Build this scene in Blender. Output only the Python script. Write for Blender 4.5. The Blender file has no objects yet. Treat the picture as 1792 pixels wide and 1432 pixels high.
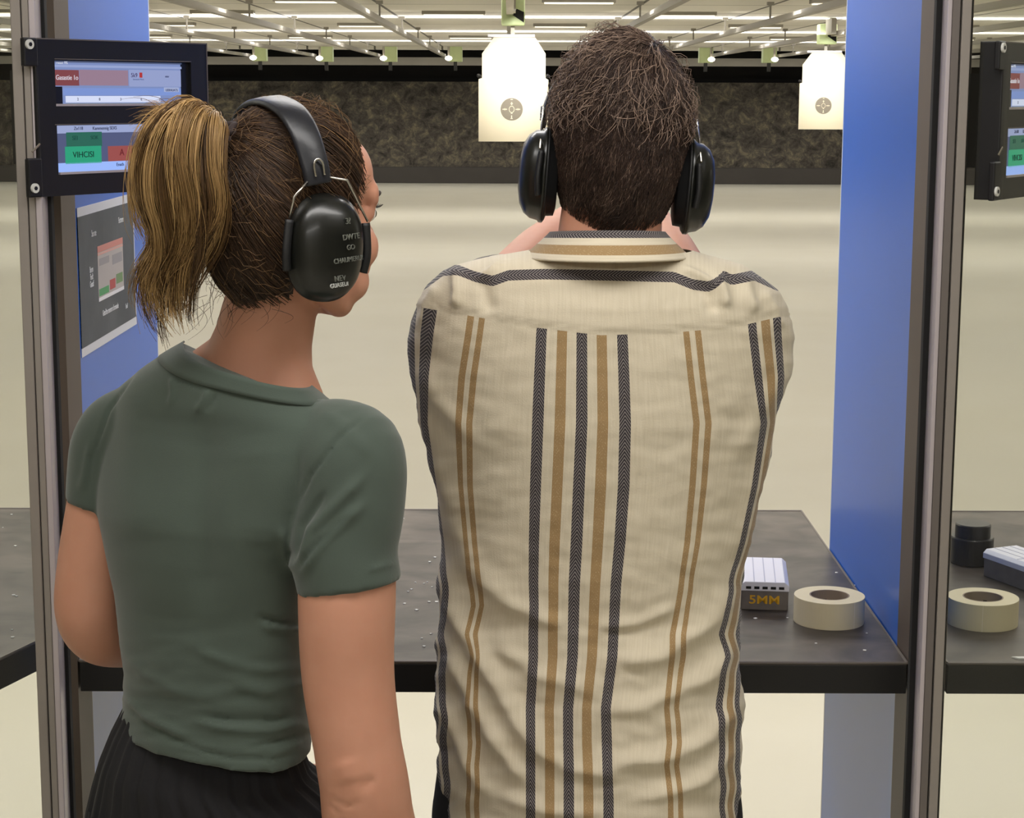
import bpy, bmesh, math, random
import numpy as np
from mathutils import Vector, Matrix, noise
random.seed(7); RNG = np.random.default_rng(7)
SC = bpy.context.scene
COL = SC.collection
# ------------------------------------------------------------------ camera
W_, H_, F_ = 1792, 1432, 3300.0
CAMZ = 1.72
PITCH = math.atan(556.0 / F_); YAW = 6.0 / F_; ROLL = 0.0035
fwd = Vector((math.sin(YAW) * math.cos(PITCH), math.cos(YAW) * math.cos(PITCH), -math.sin(PITCH)))
rgt = Vector((math.cos(YAW), -math.sin(YAW), 0)); up = rgt.cross(fwd)
cr, sr = math.cos(ROLL), math.sin(ROLL)
rgt, up = rgt * cr + up * sr, up * cr - rgt * sr
cd = bpy.data.cameras.new('camera'); cam = bpy.data.objects.new('camera', cd); COL.objects.link(cam)
cam.matrix_world = Matrix(((rgt.x, up.x, -fwd.x, 0), (rgt.y, up.y, -fwd.y, 0), (rgt.z, up.z, -fwd.z, CAMZ), (0, 0, 0, 1)))
cd.sensor_fit = 'HORIZONTAL'; cd.sensor_width = 36; cd.lens = 36 * F_ / W_; cd.clip_start = 0.05; cd.clip_end = 200
SC.camera = cam
CAMP = Vector((0, 0, CAMZ))
def ray(px, py): return rgt * ((px - 896) / F_) + up * ((716 - py) / F_) + fwd
def P(px, py, Y):                      # pixel + distance -> point of the place
    d = ray(px, py); return CAMP + d * (Y / d.y)
def PX(px, py, X):
    d = ray(px, py); return CAMP + d * (X / d.x)
def PZ(px, py, Z):
    d = ray(px, py); return CAMP + d * ((Z - CAMZ) / d.z)
_R = np.array([rgt, up, fwd])
def proj(co):                          # (n,3) -> (n,) px, py
    q = (np.asarray(co) - np.array(CAMP)) @ _R.T
    return 896 + F_ * q[:, 0] / q[:, 2], 716 - F_ * q[:, 1] / q[:, 2]
# ------------------------------------------------------------------ colour management, world
SC.view_settings.view_transform = 'Standard'; SC.view_settings.look = 'None'
SC.view_settings.gamma = 1; SC.view_settings.use_curve_mapping = False
SC.view_settings.exposure = 0.0
wd = bpy.data.worlds.new('world'); SC.world = wd; wd.use_nodes = True
wd.node_tree.nodes['Background'].inputs[0].default_value = (0.5, 0.48, 0.45, 1)
wd.node_tree.nodes['Background'].inputs[1].default_value = 0.05
def area(name, loc, sx, sy, power, color=(1, .95, .87), rot=(0, 0, 0), spread=None):
    l = bpy.data.lights.new(name, 'AREA'); l.shape = 'RECTANGLE'; l.size = sx; l.size_y = sy
    l.energy = power; l.color = color
    if spread: l.spread = spread
    o = bpy.data.objects.new(name, l); o.location = loc; o.rotation_euler = rot; COL.objects.link(o); return o
CEIL = CAMZ + .80
LY = [4.6, 8.0, 12.5, 19.5, 26.5, 34.0]           # rows of ceiling lights down the range
for i, y in enumerate(LY):
    area('range_lamp', (0, y, CEIL - .03), 20, .14, [135, 50, 85, 200, 190, 190][i], (1, .975, .945))
for i, y in enumerate([5.5, 10, 15.5, 21, 26, 31]):
    area('ceiling_fill', (0, y, CAMZ + .62), 22, .4, 190, (1, .98, .965), rot=(math.pi, 0, 0))  # unseen upward fill, added to brighten the ceiling
area('lane_lamp', (-.22, 3.3, CEIL - .03), 1.0, .3, 14, (1, .97, .94))
area('lane_lamp', (1.24, 3.3, CEIL - .03), 1.0, .3, 10, (1, .97, .94))
area('lane_lamp', (-1.24, 3.3, CEIL - .03), 1.0, .3, 10, (1, .97, .94))
area('lobby_lamp', (.1, 1.45, CEIL - .03), 2.2, .35, 27, (1, .97, .94))
area('lobby_lamp', (-.4, -1.0, CEIL - .03), 2.6, .6, 44, (1, .97, .94))
# ------------------------------------------------------------------ materials
def lin(c):
    if isinstance(c, str): c = [int(c[i:i + 2], 16) / 255 for i in (0, 2, 4)]
    return tuple(((v + .055) / 1.055) ** 2.4 if v > .04045 else v / 12.92 for v in c) + (1,)
def mat(name, color, rough=.6, metal=0, bump=None, var=None, emit=None, spec=.5, sss=0, coat=0, sheen=0):
    m = bpy.data.materials.new(name); m.use_nodes = True; nt = m.node_tree; b = nt.nodes['Principled BSDF']
    b.inputs['Base Color'].default_value = lin(color); b.inputs['Roughness'].default_value = rough
    b.inputs['Metallic'].default_value = metal; b.inputs['Specular IOR Level'].default_value = spec
    if coat: b.inputs['Coat Weight'].default_value = coat; b.inputs['Coat Roughness'].default_value = .1
    if sheen: b.inputs['Sheen Weight'].default_value = sheen
    if sss:
        b.inputs['Subsurface Weight'].default_value = sss; b.inputs['Subsurface Scale'].default_value = .01
        b.inputs['Subsurface Radius'].default_value = (1, .35, .2)
    if emit: b.inputs['Emission Color'].default_value = lin(color if emit is True else emit[0]); b.inputs['Emission Strength'].default_value = 1 if emit is True else emit[1]
    tc = nt.nodes.new('ShaderNodeTexCoord')
    if var:   # (scale, amount, color2)
        n = nt.nodes.new('ShaderNodeTexNoise'); n.inputs['Scale'].default_value = var[0]; n.inputs['Detail'].default_value = 6
        nt.links.new(tc.outputs['Object'], n.inputs['Vector'])
        r = nt.nodes.new('ShaderNodeMapRange'); r.inputs[1].default_value = .35; r.inputs[2].default_value = .65; r.inputs[4].default_value = var[1]
        nt.links.new(n.outputs[0], r.inputs[0])
        mx = nt.nodes.new('ShaderNodeMix'); mx.data_type = 'RGBA'; nt.links.new(r.outputs[0], mx.inputs[0])
        mx.inputs[6].default_value = lin(color); mx.inputs[7].default_value = lin(var[2]); nt.links.new(mx.outputs[2], b.inputs['Base Color'])
    if bump:  # (scale, strength, distance)
        n = nt.nodes.new('ShaderNodeTexNoise'); n.inputs['Scale'].default_value = bump[0]; n.inputs['Detail'].default_value = 5
        nt.links.new(tc.outputs['Object'], n.inputs['Vector'])
        bp = nt.nodes.new('ShaderNodeBump'); bp.inputs['Strength'].default_value = bump[1]; bp.inputs['Distance'].default_value = bump[2]
        nt.links.new(n.outputs[0], bp.inputs['Height']); nt.links.new(bp.outputs[0], b.inputs['Normal'])
    return m
M = {}
M['floor'] = mat('pale_epoxy_floor', 'cac6b8', .42, bump=(3, .05, .01), var=(1.3, .35, 'c1bcaa'), spec=.35)
M['rubber_wall'] = mat('wall_paint', 'bdb7a6', .8)
M['black'] = mat('black_powder_coat', '100f12', .45, bump=(300, .15, .0005))
M['blackgap'] = mat('black_rubber', '080708', .8)
M['brown'] = mat('bronze_post', '5c5047', .55, var=(6, .3, '52463e'))
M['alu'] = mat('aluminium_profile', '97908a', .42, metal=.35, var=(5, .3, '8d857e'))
M['alu_light'] = mat('aluminium_lip_lit', 'bdb4b8', .35, metal=.3)  # paler copy of the profile metal, the lip's highlight in its colour
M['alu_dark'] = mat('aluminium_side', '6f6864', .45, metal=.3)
M['blue'] = mat('blue_partition_laminate', '2a68cc', .33, bump=(40, .02, .001), spec=.4)
M['edge_white'] = mat('laminate_edge', 'c9cdd6', .5)
M['kerb'] = mat('dark_kerb_rubber', '45413d', .8, var=(2, .5, '3c3835'))
M['beam'] = mat('beam_paint', '9c978c', .6, var=(1.2, .6, 'aea99e'))
M['void'] = mat('plenum_shade_black', '0b0a0a', .9)
M['rail'] = mat('galvanised_rail', '9a958b', .5, metal=.25)
M['white_paint'] = mat('white_trough_paint', 'd8d4ca', .7)
M['green'] = mat('pale_green_carrier', 'c2d29c', .55, var=(9, .4, 'd2deb4'))
M['card'] = mat('cream_target_card', 'f7ecd2', .75, var=(4, .3, 'f2e6ca'))
M['disc'] = mat('grey_target_print', '8d8578', .8)
M['tbl'] = None
M['skin'] = mat('skin', 'c9937a', .5, bump=(180, .12, .0006), var=(22, .4, 'bd846a'), sss=.12, spec=.35)
M['skin2'] = mat('skin_tan', 'cf977d', .52, bump=(180, .12, .0006), var=(20, .4, 'c28268'), sss=.12, spec=.35)
M['white_pl'] = mat('white_plastic', 'e6e6f2', .35)
M['carton'] = mat('dark_carton', '77706b', .6, var=(60, .3, '474340'))
M['gold'] = mat('gold_print', 'e0ac2c', .45)
M['tape'] = mat('masking_tape', 'e2d6b4', .6, var=(60, .3, 'dccfa9'))
M['tape_side'] = mat('tape_side', 'efe4cf', .6, bump=(500, .1, .0003))
M['cardb'] = mat('cardboard_core', '9b8a79', .8)
M['ink'] = mat('dark_ink', '2b2622', .7)
M['muff'] = mat('muff_plastic', '121310', .3, spec=.5, coat=.12)
M['muff_matte'] = mat('muff_matte_black', '0d0d0e', .55, bump=(400, .1, .0003))
M['band'] = mat('headband_vinyl', '1c1d22', .38, bump=(60, .25, .002), spec=.5)
M['wire'] = mat('steel_wire', 'c8c4bc', .25, metal=1)
M['print'] = mat('grey_print', '62645c', .6)
M['printw'] = mat('pale_print', 'b4b5b0', .6)
M['trouser'] = mat('black_trouser_cloth', '121113', .9, bump=(350, .2, .0008))
M['skirt'] = mat('black_crepe_cloth', '131216', .9, bump=(240, .3, .001))
M['shoe'] = mat('shoe_leather', '2a2522', .5)
M['bolt'] = mat('zinc_bolt', 'd6d6d0', .3)
M['gun'] = mat('gun_steel', '1b1b1d', .4, metal=.5)
M['paper'] = mat('paper_scrap', 'e8e6e2', .8)
M['brass'] = mat('brass_case', 'c49a4a', .3, metal=1)
def glassmat():
    m = bpy.data.materials.new('clear_glass'); m.use_nodes = True; nt = m.node_tree; nt.nodes.clear()
    o = nt.nodes.new('ShaderNodeOutputMaterial'); mx = nt.nodes.new('ShaderNodeMixShader')
    t = nt.nodes.new('ShaderNodeBsdfTransparent'); t.inputs[0].default_value = (.92, .93, .91, 1)
    g = nt.nodes.new('ShaderNodeBsdfGlossy'); g.inputs['Roughness'].default_value = .02
    f = nt.nodes.new('ShaderNodeFresnel'); f.inputs[0].default_value = 1.5
    ge = nt.nodes.new('ShaderNodeNewGeometry'); mu = nt.nodes.new('ShaderNodeMath'); mu.operation = 'MULTIPLY'; iv = nt.nodes.new('ShaderNodeMath'); iv.operation = 'SUBTRACT'; iv.inputs[0].default_value = 1
    nt.links.new(ge.outputs['Backfacing'], iv.inputs[1]); nt.links.new(f.outputs[0], mu.inputs[0]); nt.links.new(iv.outputs[0], mu.inputs[1])
    nt.links.new(mu.outputs[0], mx.inputs[0]); nt.links.new(t.outputs[0], mx.inputs[1]); nt.links.new(g.outputs[0], mx.inputs[2]); nt.links.new(mx.outputs[0], o.inputs[0])
    return m
M['glass'] = glassmat()
def tablemat():
    m = mat('scuffed_bench_top', '4b4642', .36, spec=.45); nt = m.node_tree; b = nt.nodes['Principled BSDF']
    tc = nt.nodes.new('ShaderNodeTexCoord'); mp = nt.nodes.new('ShaderNodeMapping'); mp.inputs['Scale'].default_value = (3, 4.2, 4)
    n = nt.nodes.new('ShaderNodeTexNoise'); n.inputs['Scale'].default_value = 2.2; n.inputs['Detail'].default_value = 9; n.inputs['Distortion'].default_value = 1.2
    nt.links.new(tc.outputs['Object'], mp.inputs[0]); nt.links.new(mp.outputs[0], n.inputs['Vector'])
    r = nt.nodes.new('ShaderNodeValToRGB'); r.color_ramp.elements[0].position = .38; r.color_ramp.elements[0].color = lin('312c29')
    r.color_ramp.elements[1].position = .72; r.color_ramp.elements[1].color = lin('5f5650')
    nt.links.new(n.outputs[0], r.inputs[0]); nt.links.new(r.outputs[0], b.inputs['Base Color'])
    n2 = nt.nodes.new('ShaderNodeTexNoise'); n2.inputs['Scale'].default_value = 7; n2.inputs['Detail'].default_value = 5
    nt.links.new(tc.outputs['Object'], n2.inputs['Vector'])
    mr = nt.nodes.new('ShaderNodeMapRange'); mr.inputs[3].default_value = .25; mr.inputs[4].default_value = .55
    nt.links.new(n2.outputs[0], mr.inputs[0]); nt.links.new(mr.outputs[0], b.inputs['Roughness'])
    return m
M['tbl'] = tablemat()
def moundmat():
    m = mat('granulated_rubber', '3a3630', .95); nt = m.node_tree; b = nt.nodes['Principled BSDF']
    tc = nt.nodes.new('ShaderNodeTexCoord')
    n = nt.nodes.new('ShaderNodeTexNoise'); n.inputs['Scale'].default_value = 4.6; n.inputs['Detail'].default_value = 10; n.inputs['Roughness'].default_value = .78; n.inputs['Distortion'].default_value = .5
    nt.links.new(tc.outputs['Object'], n.inputs['Vector'])
    r = nt.nodes.new('ShaderNodeValToRGB'); e = r.color_ramp.elements
    e[0].position = .36; e[0].color = lin('37332e'); e[1].position = .74; e[1].color = lin('d6ceaa')
    x = e.new(.52); x.color = lin('6b645a'); x = e.new(.62); x.color = lin('968c72')
    nt.links.new(n.outputs[0], r.inputs[0]); nt.links.new(r.outputs[0], b.inputs['Base Color'])
    bp = nt.nodes.new('ShaderNodeBump'); bp.inputs['Strength'].default_value = .8; bp.inputs['Distance'].default_value = .15
    nt.links.new(n.outputs[0], bp.inputs['Height']); nt.links.new(bp.outputs[0], b.inputs['Normal'])
    return m
M['mound'] = moundmat()
def ceilmat():
    m = mat('ceiling_tiles', 'd9d5ca', .85); nt = m.node_tree; b = nt.nodes['Principled BSDF']
    tc = nt.nodes.new('ShaderNodeTexCoord'); br = nt.nodes.new('ShaderNodeTexBrick')
    br.offset = 0; br.inputs['Scale'].default_value = 1; br.inputs['Brick Width'].default_value = 1.22; br.inputs['Row Height'].default_value = 1.8
    br.inputs['Mortar Size'].default_value = .018; br.inputs['Color1'].default_value = lin('ebe7dd'); br.inputs['Color2'].default_value = lin('e0dcd1'); br.inputs['Mortar'].default_value = lin('6d6a63')
    nt.links.new(tc.outputs['Object'], br.inputs['Vector']); nt.links.new(br.outputs['Color'], b.inputs['Base Color'])
    return m
M['ceil'] = ceilmat()
def hairmat(name, stops, rough=.45):
    m = mat(name, '3a2a20', rough, spec=.35); nt = m.node_tree; b = nt.nodes['Principled BSDF']
    a = nt.nodes.new('ShaderNodeAttribute'); a.attribute_name = 'rnd'
    r = nt.nodes.new('ShaderNodeValToRGB'); e = r.color_ramp.elements
    e[0].position = stops[0][0]; e[0].color = lin(stops[0][1]); e[1].position = stops[-1][0]; e[1].color = lin(stops[-1][1])
    for p_, c in stops[1:-1]: x = e.new(p_); x.color = lin(c)
    nt.links.new(a.outputs['Fac'], r.inputs[0]); nt.links.new(r.outputs[0], b.inputs['Base Color'])
    return m
M['hair_m'] = hairmat('dark_brown_hair', [(0, '241a15'), (.5, '41312a'), (1, 'a08877')])
M['hair_f'] = hairmat('brown_hair', [(0, '23180f'), (.6, '422e1f'), (1, '8f6f4a')])
M['hair_q'] = hairmat('lit_brown_top_hair', [(0, '4a3628'), (.5, '76594a'), (1, 'ab8b76')])  # top hair painted paler, as if lit from above
M['hair_p'] = hairmat('blond_brown_hair', [(0, '3f2c1b'), (.4, '70532f'), (1, 'c4a06a')])
M['hair_base_m'] = mat('scalp_hair_mass', '1d1410', .7)
M['hair_base_f'] = mat('scalp_hair_mass_brown', '2a1c14', .7)
# ------------------------------------------------------------------ helpers
def newmesh(name, V, Fc, m, parent=None, smooth=True, uv=None, uv2=None):
    me = bpy.data.meshes.new(name); me.from_pydata([tuple(v) for v in V], [], Fc)
    me.materials.append(m)
    if smooth: me.polygons.foreach_set('use_smooth', [True] * len(me.polygons))
    for nm, u in (('UVMap', uv), ('Second', uv2)):
        if u is not None:
            l = me.uv_layers.new(name=nm); idx = np.zeros(len(me.loops), dtype=np.int32); me.loops.foreach_get('vertex_index', idx)
            l.data.foreach_set('uv', np.asarray(u)[idx].ravel())
    me.update(); o = bpy.data.objects.new(name, me); COL.objects.link(o)
    if parent: o.parent = parent
    return o
class MB:
    def __init__(s): s.V = []; s.F = []
    def add(s, V, F):
        n = len(s.V); s.V += [Vector(v) for v in V]; s.F += [[i + n for i in f] for f in F]; return s
    def box(s, x0, x1, y0, y1, z0, z1):
        return s.add([(x, y, z) for x in (x0, x1) for y in (y0, y1) for z in (z0, z1)],
                     [(0, 1, 3, 2), (4, 6, 7, 5), (0, 4, 5, 1), (2, 3, 7, 6), (0, 2, 6, 4), (1, 5, 7, 3)])
    def prism(s, pts, z0, z1):         # polygon in XY, extruded in Z
        n = len(pts); return s.add([(x, y, z0) for x, y in pts] + [(x, y, z1) for x, y in pts],
            [tuple(range(n))[::-1], tuple(range(n, 2 * n))] + [(i, (i + 1) % n, (i + 1) % n + n, i + n) for i in range(n)])
    def prism_xz(s, pts, y0, y1):
        n = len(pts); return s.add([(x, y0, z) for x, z in pts] + [(x, y1, z) for x, z in pts],
            [tuple(range(n)), tuple(range(n, 2 * n))[::-1]] + [(i, i + n, (i + 1) % n + n, (i + 1) % n) for i in range(n)])
    def tube(s, pts, r, seg=12, cap=True, smooth_path=True, sub=6):
        pts = [Vector(p) for p in pts]; r = list(r) if hasattr(r, '__len__') else [r] * len(pts)
        r = [(q, q) if not hasattr(q, '__len__') else q for q in r]
        if smooth_path and len(pts) > 2:
            np_, nr = [], []
            for i in range(len(pts) - 1):
                a, b, c, d = pts[max(i - 1, 0)], pts[i], pts[i + 1], pts[min(i + 2, len(pts) - 1)]
                for k in range(sub):
                    t = k / sub; t2, t3 = t * t, t * t * t
                    np_.append(.5 * ((2 * b) + (c - a) * t + (2 * a - 5 * b + 4 * c - d) * t2 + (3 * b - a - 3 * c + d) * t3))
                    nr.append((r[i][0] * (1 - t) + r[i + 1][0] * t, r[i][1] * (1 - t) + r[i + 1][1] * t))
            np_.append(pts[-1]); nr.append(r[-1]); pts, r = np_, nr
        V, F = [], []; n = len(pts); nx = None
        for i, p in enumerate(pts):
            t = (pts[min(i + 1, n - 1)] - pts[max(i - 1, 0)]).normalized()
            if nx is None: nx = t.orthogonal().normalized() if abs(t.z) > .95 and False else (Vector((1, 0, 0)) - t * t.x if abs(t.x) < .9 else Vector((0, 0, 1)) - t * t.z).normalized()
            nx = (nx - t * nx.dot(t)).normalized(); ny = t.cross(nx)
            for k in range(seg):
                a = 2 * math.pi * k / seg; V.append(p + nx * (math.cos(a) * r[i][0]) + ny * (math.sin(a) * r[i][1]))
        for i in range(n - 1):
            for k in range(seg): F.append((i * seg + k, i * seg + (k + 1) % seg, (i + 1) * seg + (k + 1) % seg, (i + 1) * seg + k))
        if cap: F.append(tuple(range(seg))[::-1]); F.append(tuple(range((n - 1) * seg, n * seg)))
        return s.add(V, F)
    def ball(s, c, r, nu=24, nv=16, rot=None):
        r = (r, r, r) if not hasattr(r, '__len__') else r; V = []; F = []; c = Vector(c)
        for j in range(nv + 1):
            th = math.pi * j / nv
            for i in range(nu):
                a = 2 * math.pi * i / nu; v = Vector((r[0] * math.sin(th) * math.cos(a), r[1] * math.sin(th) * math.sin(a), r[2] * math.cos(th)))
                V.append(c + (rot @ v if rot else v))
        for j in range(nv):
            for i in range(nu): F.append((j * nu + i, (j + 1) * nu + i, (j + 1) * nu + (i + 1) % nu, j * nu + (i + 1) % nu))
        return s.add(V, F)
    def loft(s, rings, cap=True, close=True):
        n = len(rings[0]); V = [v for r_ in rings for v in r_]; F = []
        for i in range(len(rings) - 1):
            for k in range(n if close else n - 1): F.append((i * n + k, i * n + (k + 1) % n, (i + 1) * n + (k + 1) % n, (i + 1) * n + k))
        if cap: F.append(tuple(range(n))[::-1]); F.append(tuple(range((len(rings) - 1) * n, len(rings) * n)))
        return s.add(V, F)
    def xf(s, mtx): s.V = [mtx @ v for v in s.V]; return s
    def build(s, name, m, parent=None, smooth=False, bevel=0, seg=2):
        o = newmesh(name, s.V, s.F, m, parent, smooth)
        if bevel:
            b = o.modifiers.new('b', 'BEVEL'); b.width = bevel; b.segments = seg; b.limit_method = 'ANGLE'
        return o
def tag(o, label=None, cat=None, group=None, kind=None):
    for k, v in (('label', label), ('category', cat), ('group', group), ('kind', kind)):
        if v: o[k] = v
    return o
def empty(name, loc=(0, 0, 0), rot=None, **k):
    o = bpy.data.objects.new(name, None); COL.objects.link(o); o.location = loc; o.empty_display_size = .05
    if rot: o.rotation_euler = rot
    return tag(o, **k)
def struct(o): o['kind'] = 'structure'; return o
def copy_tree(o, parent=None):
    c = o.copy(); COL.objects.link(c)
    if parent: c.parent = parent
    for ch in [x for x in o.children]: copy_tree(ch, c)
    return c
def remesh(mb, voxel, iters, name, m, parent=None, disp=None):
    me = bpy.data.meshes.new('tmp'); me.from_pydata([tuple(v) for v in mb.V], [], mb.F)
    o = bpy.data.objects.new('tmp', me); COL.objects.link(o)
    md = o.modifiers.new('r', 'REMESH'); md.mode = 'VOXEL'; md.voxel_size = voxel; md.use_smooth_shade = True
    if iters:
        sm = o.modifiers.new('s', 'SMOOTH'); sm.factor = .5; sm.iterations = iters
    dg = bpy.context.evaluated_depsgraph_get(); dg.update()
    r = bpy.data.meshes.new_from_object(o.evaluated_get(dg)); bpy.data.objects.remove(o); bpy.data.meshes.remove(me)
    r.name = name; r.materials.clear(); r.materials.append(m)
    r.polygons.foreach_set('use_smooth', [True] * len(r.polygons))
    if disp:
        n = len(r.vertices); co = np.zeros(n * 3); r.vertices.foreach_get('co', co); co = co.reshape(-1, 3)
        no = np.zeros(n * 3); r.vertices.foreach_get('normal', no); no = no.reshape(-1, 3)
        r.vertices.foreach_set('co', disp(co, no).ravel()); r.update()
    ob = bpy.data.objects.new(name, r); COL.objects.link(ob)
    if parent: ob.parent = parent
    return ob
def text(s, size, m, mtx, parent, name='lettering', align='CENTER', ext=.0002, sx=1.0, bold=0):
    c = bpy.data.curves.new('t', 'FONT'); c.body = s; c.size = size; c.align_x = align; c.align_y = 'CENTER'; c.extrude = ext; c.offset = bold
    o = bpy.data.objects.new('t', c); COL.objects.link(o); dg = bpy.context.evaluated_depsgraph_get(); dg.update()
    me = bpy.data.meshes.new_from_object(o.evaluated_get(dg)); bpy.data.objects.remove(o)
    me.transform(mtx @ Matrix.Diagonal((sx, 1, 1, 1))); me.materials.clear(); me.materials.append(m); me.name = name
    ob = bpy.data.objects.new(name, me); COL.objects.link(ob); ob.parent = parent; return ob
def frame(origin, ux, uz):             # matrix: local x -> ux, local y -> uz (text up), local z -> normal
    ux = Vector(ux).normalized(); uz = Vector(uz).normalized(); n = ux.cross(uz)
    return Matrix(((ux.x, uz.x, n.x, origin[0]), (ux.y, uz.y, n.y, origin[1]), (ux.z, uz.z, n.z, origin[2]), (0, 0, 0, 1)))
def ridge(px, py, pts, w):             # distance-based soft ridge along a polyline, in photo pixels
    best = np.full(px.shape, 1e9); tt = np.zeros(px.shape); L = 0; tot = sum(math.dist(a, b) for a, b in zip(pts, pts[1:]))
    for a, b in zip(pts, pts[1:]):
        ab = np.array(b, float) - np.array(a, float); l2 = (ab ** 2).sum()
        t = np.clip(((px - a[0]) * ab[0] + (py - a[1]) * ab[1]) / l2, 0, 1)
        d = np.hypot(px - a[0] - t * ab[0], py - a[1] - t * ab[1]); k = d < best
        best[k] = d[k]; tt[k] = ((L + t * math.sqrt(l2)) / tot)[k]; L += math.sqrt(l2)
    return np.exp(-(best / w) ** 2) * np.minimum(1, 5 * np.minimum(tt, 1 - tt) + .12)

# ================================================================== THE SETTING
struct(MB().box(-12, 12, -3, 38, -.1, 0).build('floor', M['floor']))
struct(MB().box(-12, 12, -3, 35, CEIL, CEIL + .06).build('ceiling', M['ceil']))
struct(MB().box(-12, 12, 37.0, 37.2, 0, 3.4).build('wall_back', M['void']))  # black above the mound: the beam's shade put into the wall colour
struct(MB().box(-12.2, -12, -3, 38, 0, 3.4).build('wall_left', M['rubber_wall']))
struct(MB().box(12, 12.2, -3, 38, 0, 3.4).build('wall_right', M['rubber_wall']))
struct(MB().box(-12, 12, -3.2, -3, 0, CEIL).build('wall_front', M['rubber_wall']))
struct(MB().box(-12, 12, 35, 38, 3.3, 3.4).build('ceiling_plenum', M['void']))
# rubber mound at the end of the range: a sloping, lumpy surface
nx, nz = 220, 34; V = []; Fc = []
for j in range(nz + 1):
    for i in range(nx + 1):
        x = -12 + 24 * i / nx; t = j / nz
        n = noise.fractal(Vector((x * 1.1, t * 3.3, 2.2)), 1.0, 2.0, 5)
        V.append((x, 36.15 + .7 * t - .09 * n, .28 + 1.62 * t))
for j in range(nz):
    for i in range(nx): Fc.append((j * (nx + 1) + i, j * (nx + 1) + i + 1, (j + 1) * (nx + 1) + i + 1, (j + 1) * (nx + 1) + i))
o = newmesh('bullet_trap', V, Fc, M['mound']); tag(o, 'dark lumpy wall of rubber granulate at the far end of the range', 'bullet trap', kind='structure')
struct(MB().box(-12, 12, 35.9, 36.14, 0, .3).build('baseboard_back', M['kerb'], bevel=.01))
struct(MB().box(-12, 12, 35.7, 35.95, CAMZ + .475, CAMZ + .62).build('trim_1', M['beam']))
struct(MB().box(-12, 12, 34.7, 35.0, CEIL - .06, CEIL + .06).build('trim_2', M['ceil']))

# -- rails hanging from the ceiling, with their rods
RZ = CAMZ + .60; RP = 1.17
rail0 = None
for k in range(-7, 8):
    x = k * RP
    where = 'central' if k == 0 else ('left' if k < 0 else 'right')
    r = empty('target_rail', (x, 18, RZ), label='grey overhead steel rail, %s to the %s of the centre target' % (['', 'first', 'second', 'third', 'fourth', 'fifth', 'sixth', 'seventh'][abs(k)], where) if k else 'grey overhead steel rail above the hanging centre target', cat='rail', group='overhead target rails')
    MB().box(-.028, .028, -12.5, 16.6, 0, .05).build('rail_bar', M['rail'], r)
    for y in np.arange(-11.5, 16.8, 3.6):
        MB().box(-.008, .008, y - .008, y + .008, .05, CEIL - RZ).box(-.03, .03, y - .03, y + .03, .17, .2).build('hanger_rod', M['rail'], r)
# -- ceiling light strips
LM = mat('lamp_diffuser', 'fff4dd', .5, emit=('fff4dd', 1.3))
for j, y in enumerate([16.8, 19.5, 23.0, 28.0]):
    for k in range(-4, 5):
        x = (k * 2 + j % 2) * RP + .6
        if abs(x) > y * .29 + .3: continue
        l = empty('ceiling_light', (x, y, CEIL), label='short white strip light in the tiled ceiling, %s row, %s' % (['nearest', 'second', 'third', 'farthest'][j], ['far left', 'left', 'left of centre', 'just left', 'middle', 'just right', 'right', 'far right', 'rightmost'][k + 4]), cat='ceiling light', group='white strip lights in the tiled ceiling')
        MB().box(-.32, .32, -.07, .07, -.035, 0).build('lamp_housing', M['beam'], l)
        MB().box(-.30, .30, -.055, .055, -.045, -.035).build('diffuser', LM, l)
# -- far carriers (pale green boxes) with small spot lamps
FARPOS = ['leftmost, beside the screen unit', 'second from the left', 'third from the left', 'just left of the large target', 'just right of the man\'s head', 'rightmost, before the smaller target']
SP = mat('spot_lens', 'fff6e0', .5, emit=('fff6e0', 9))
for k, (px, py) in enumerate([(455, 95), (571, 96), (683, 96), (797, 96), (1235, 98), (1346, 98)]):
    c = P(px, py, 33.5)
    o = empty('target_carrier', c, label='small pale green carrier box at the far end, %s' % FARPOS[k], cat='carrier', group='parked carriers at the far end')
    MB().box(-.12, .12, -.12, .12, -.12, .14).build('carrier_box', M['green'], o, bevel=.01)
    MB().box(-.03, .03, -.03, .03, -.27, -.12).build('clamp', M['black'], o)
    MB().box(-.02, .02, -.02, .02, .14, RZ - c.z).build('bracket', M['rail'], o)
    s = P(px + (10 if px > 800 else -12), py + 6, 33.0)
    sl = empty('spot_lamp', s, label='small glowing spot lamp beside the far green carrier box, %s' % FARPOS[k], cat='lamp', group='small spot lamps at the far end')
    MB().ball((0, 0, 0), (.06, .05, .04)).build('lens', SP, sl, smooth=True)
    MB().tube([(0, .06, .02), (0, .06, .2)], .02).build('stem', M['rail'], sl)
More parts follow.
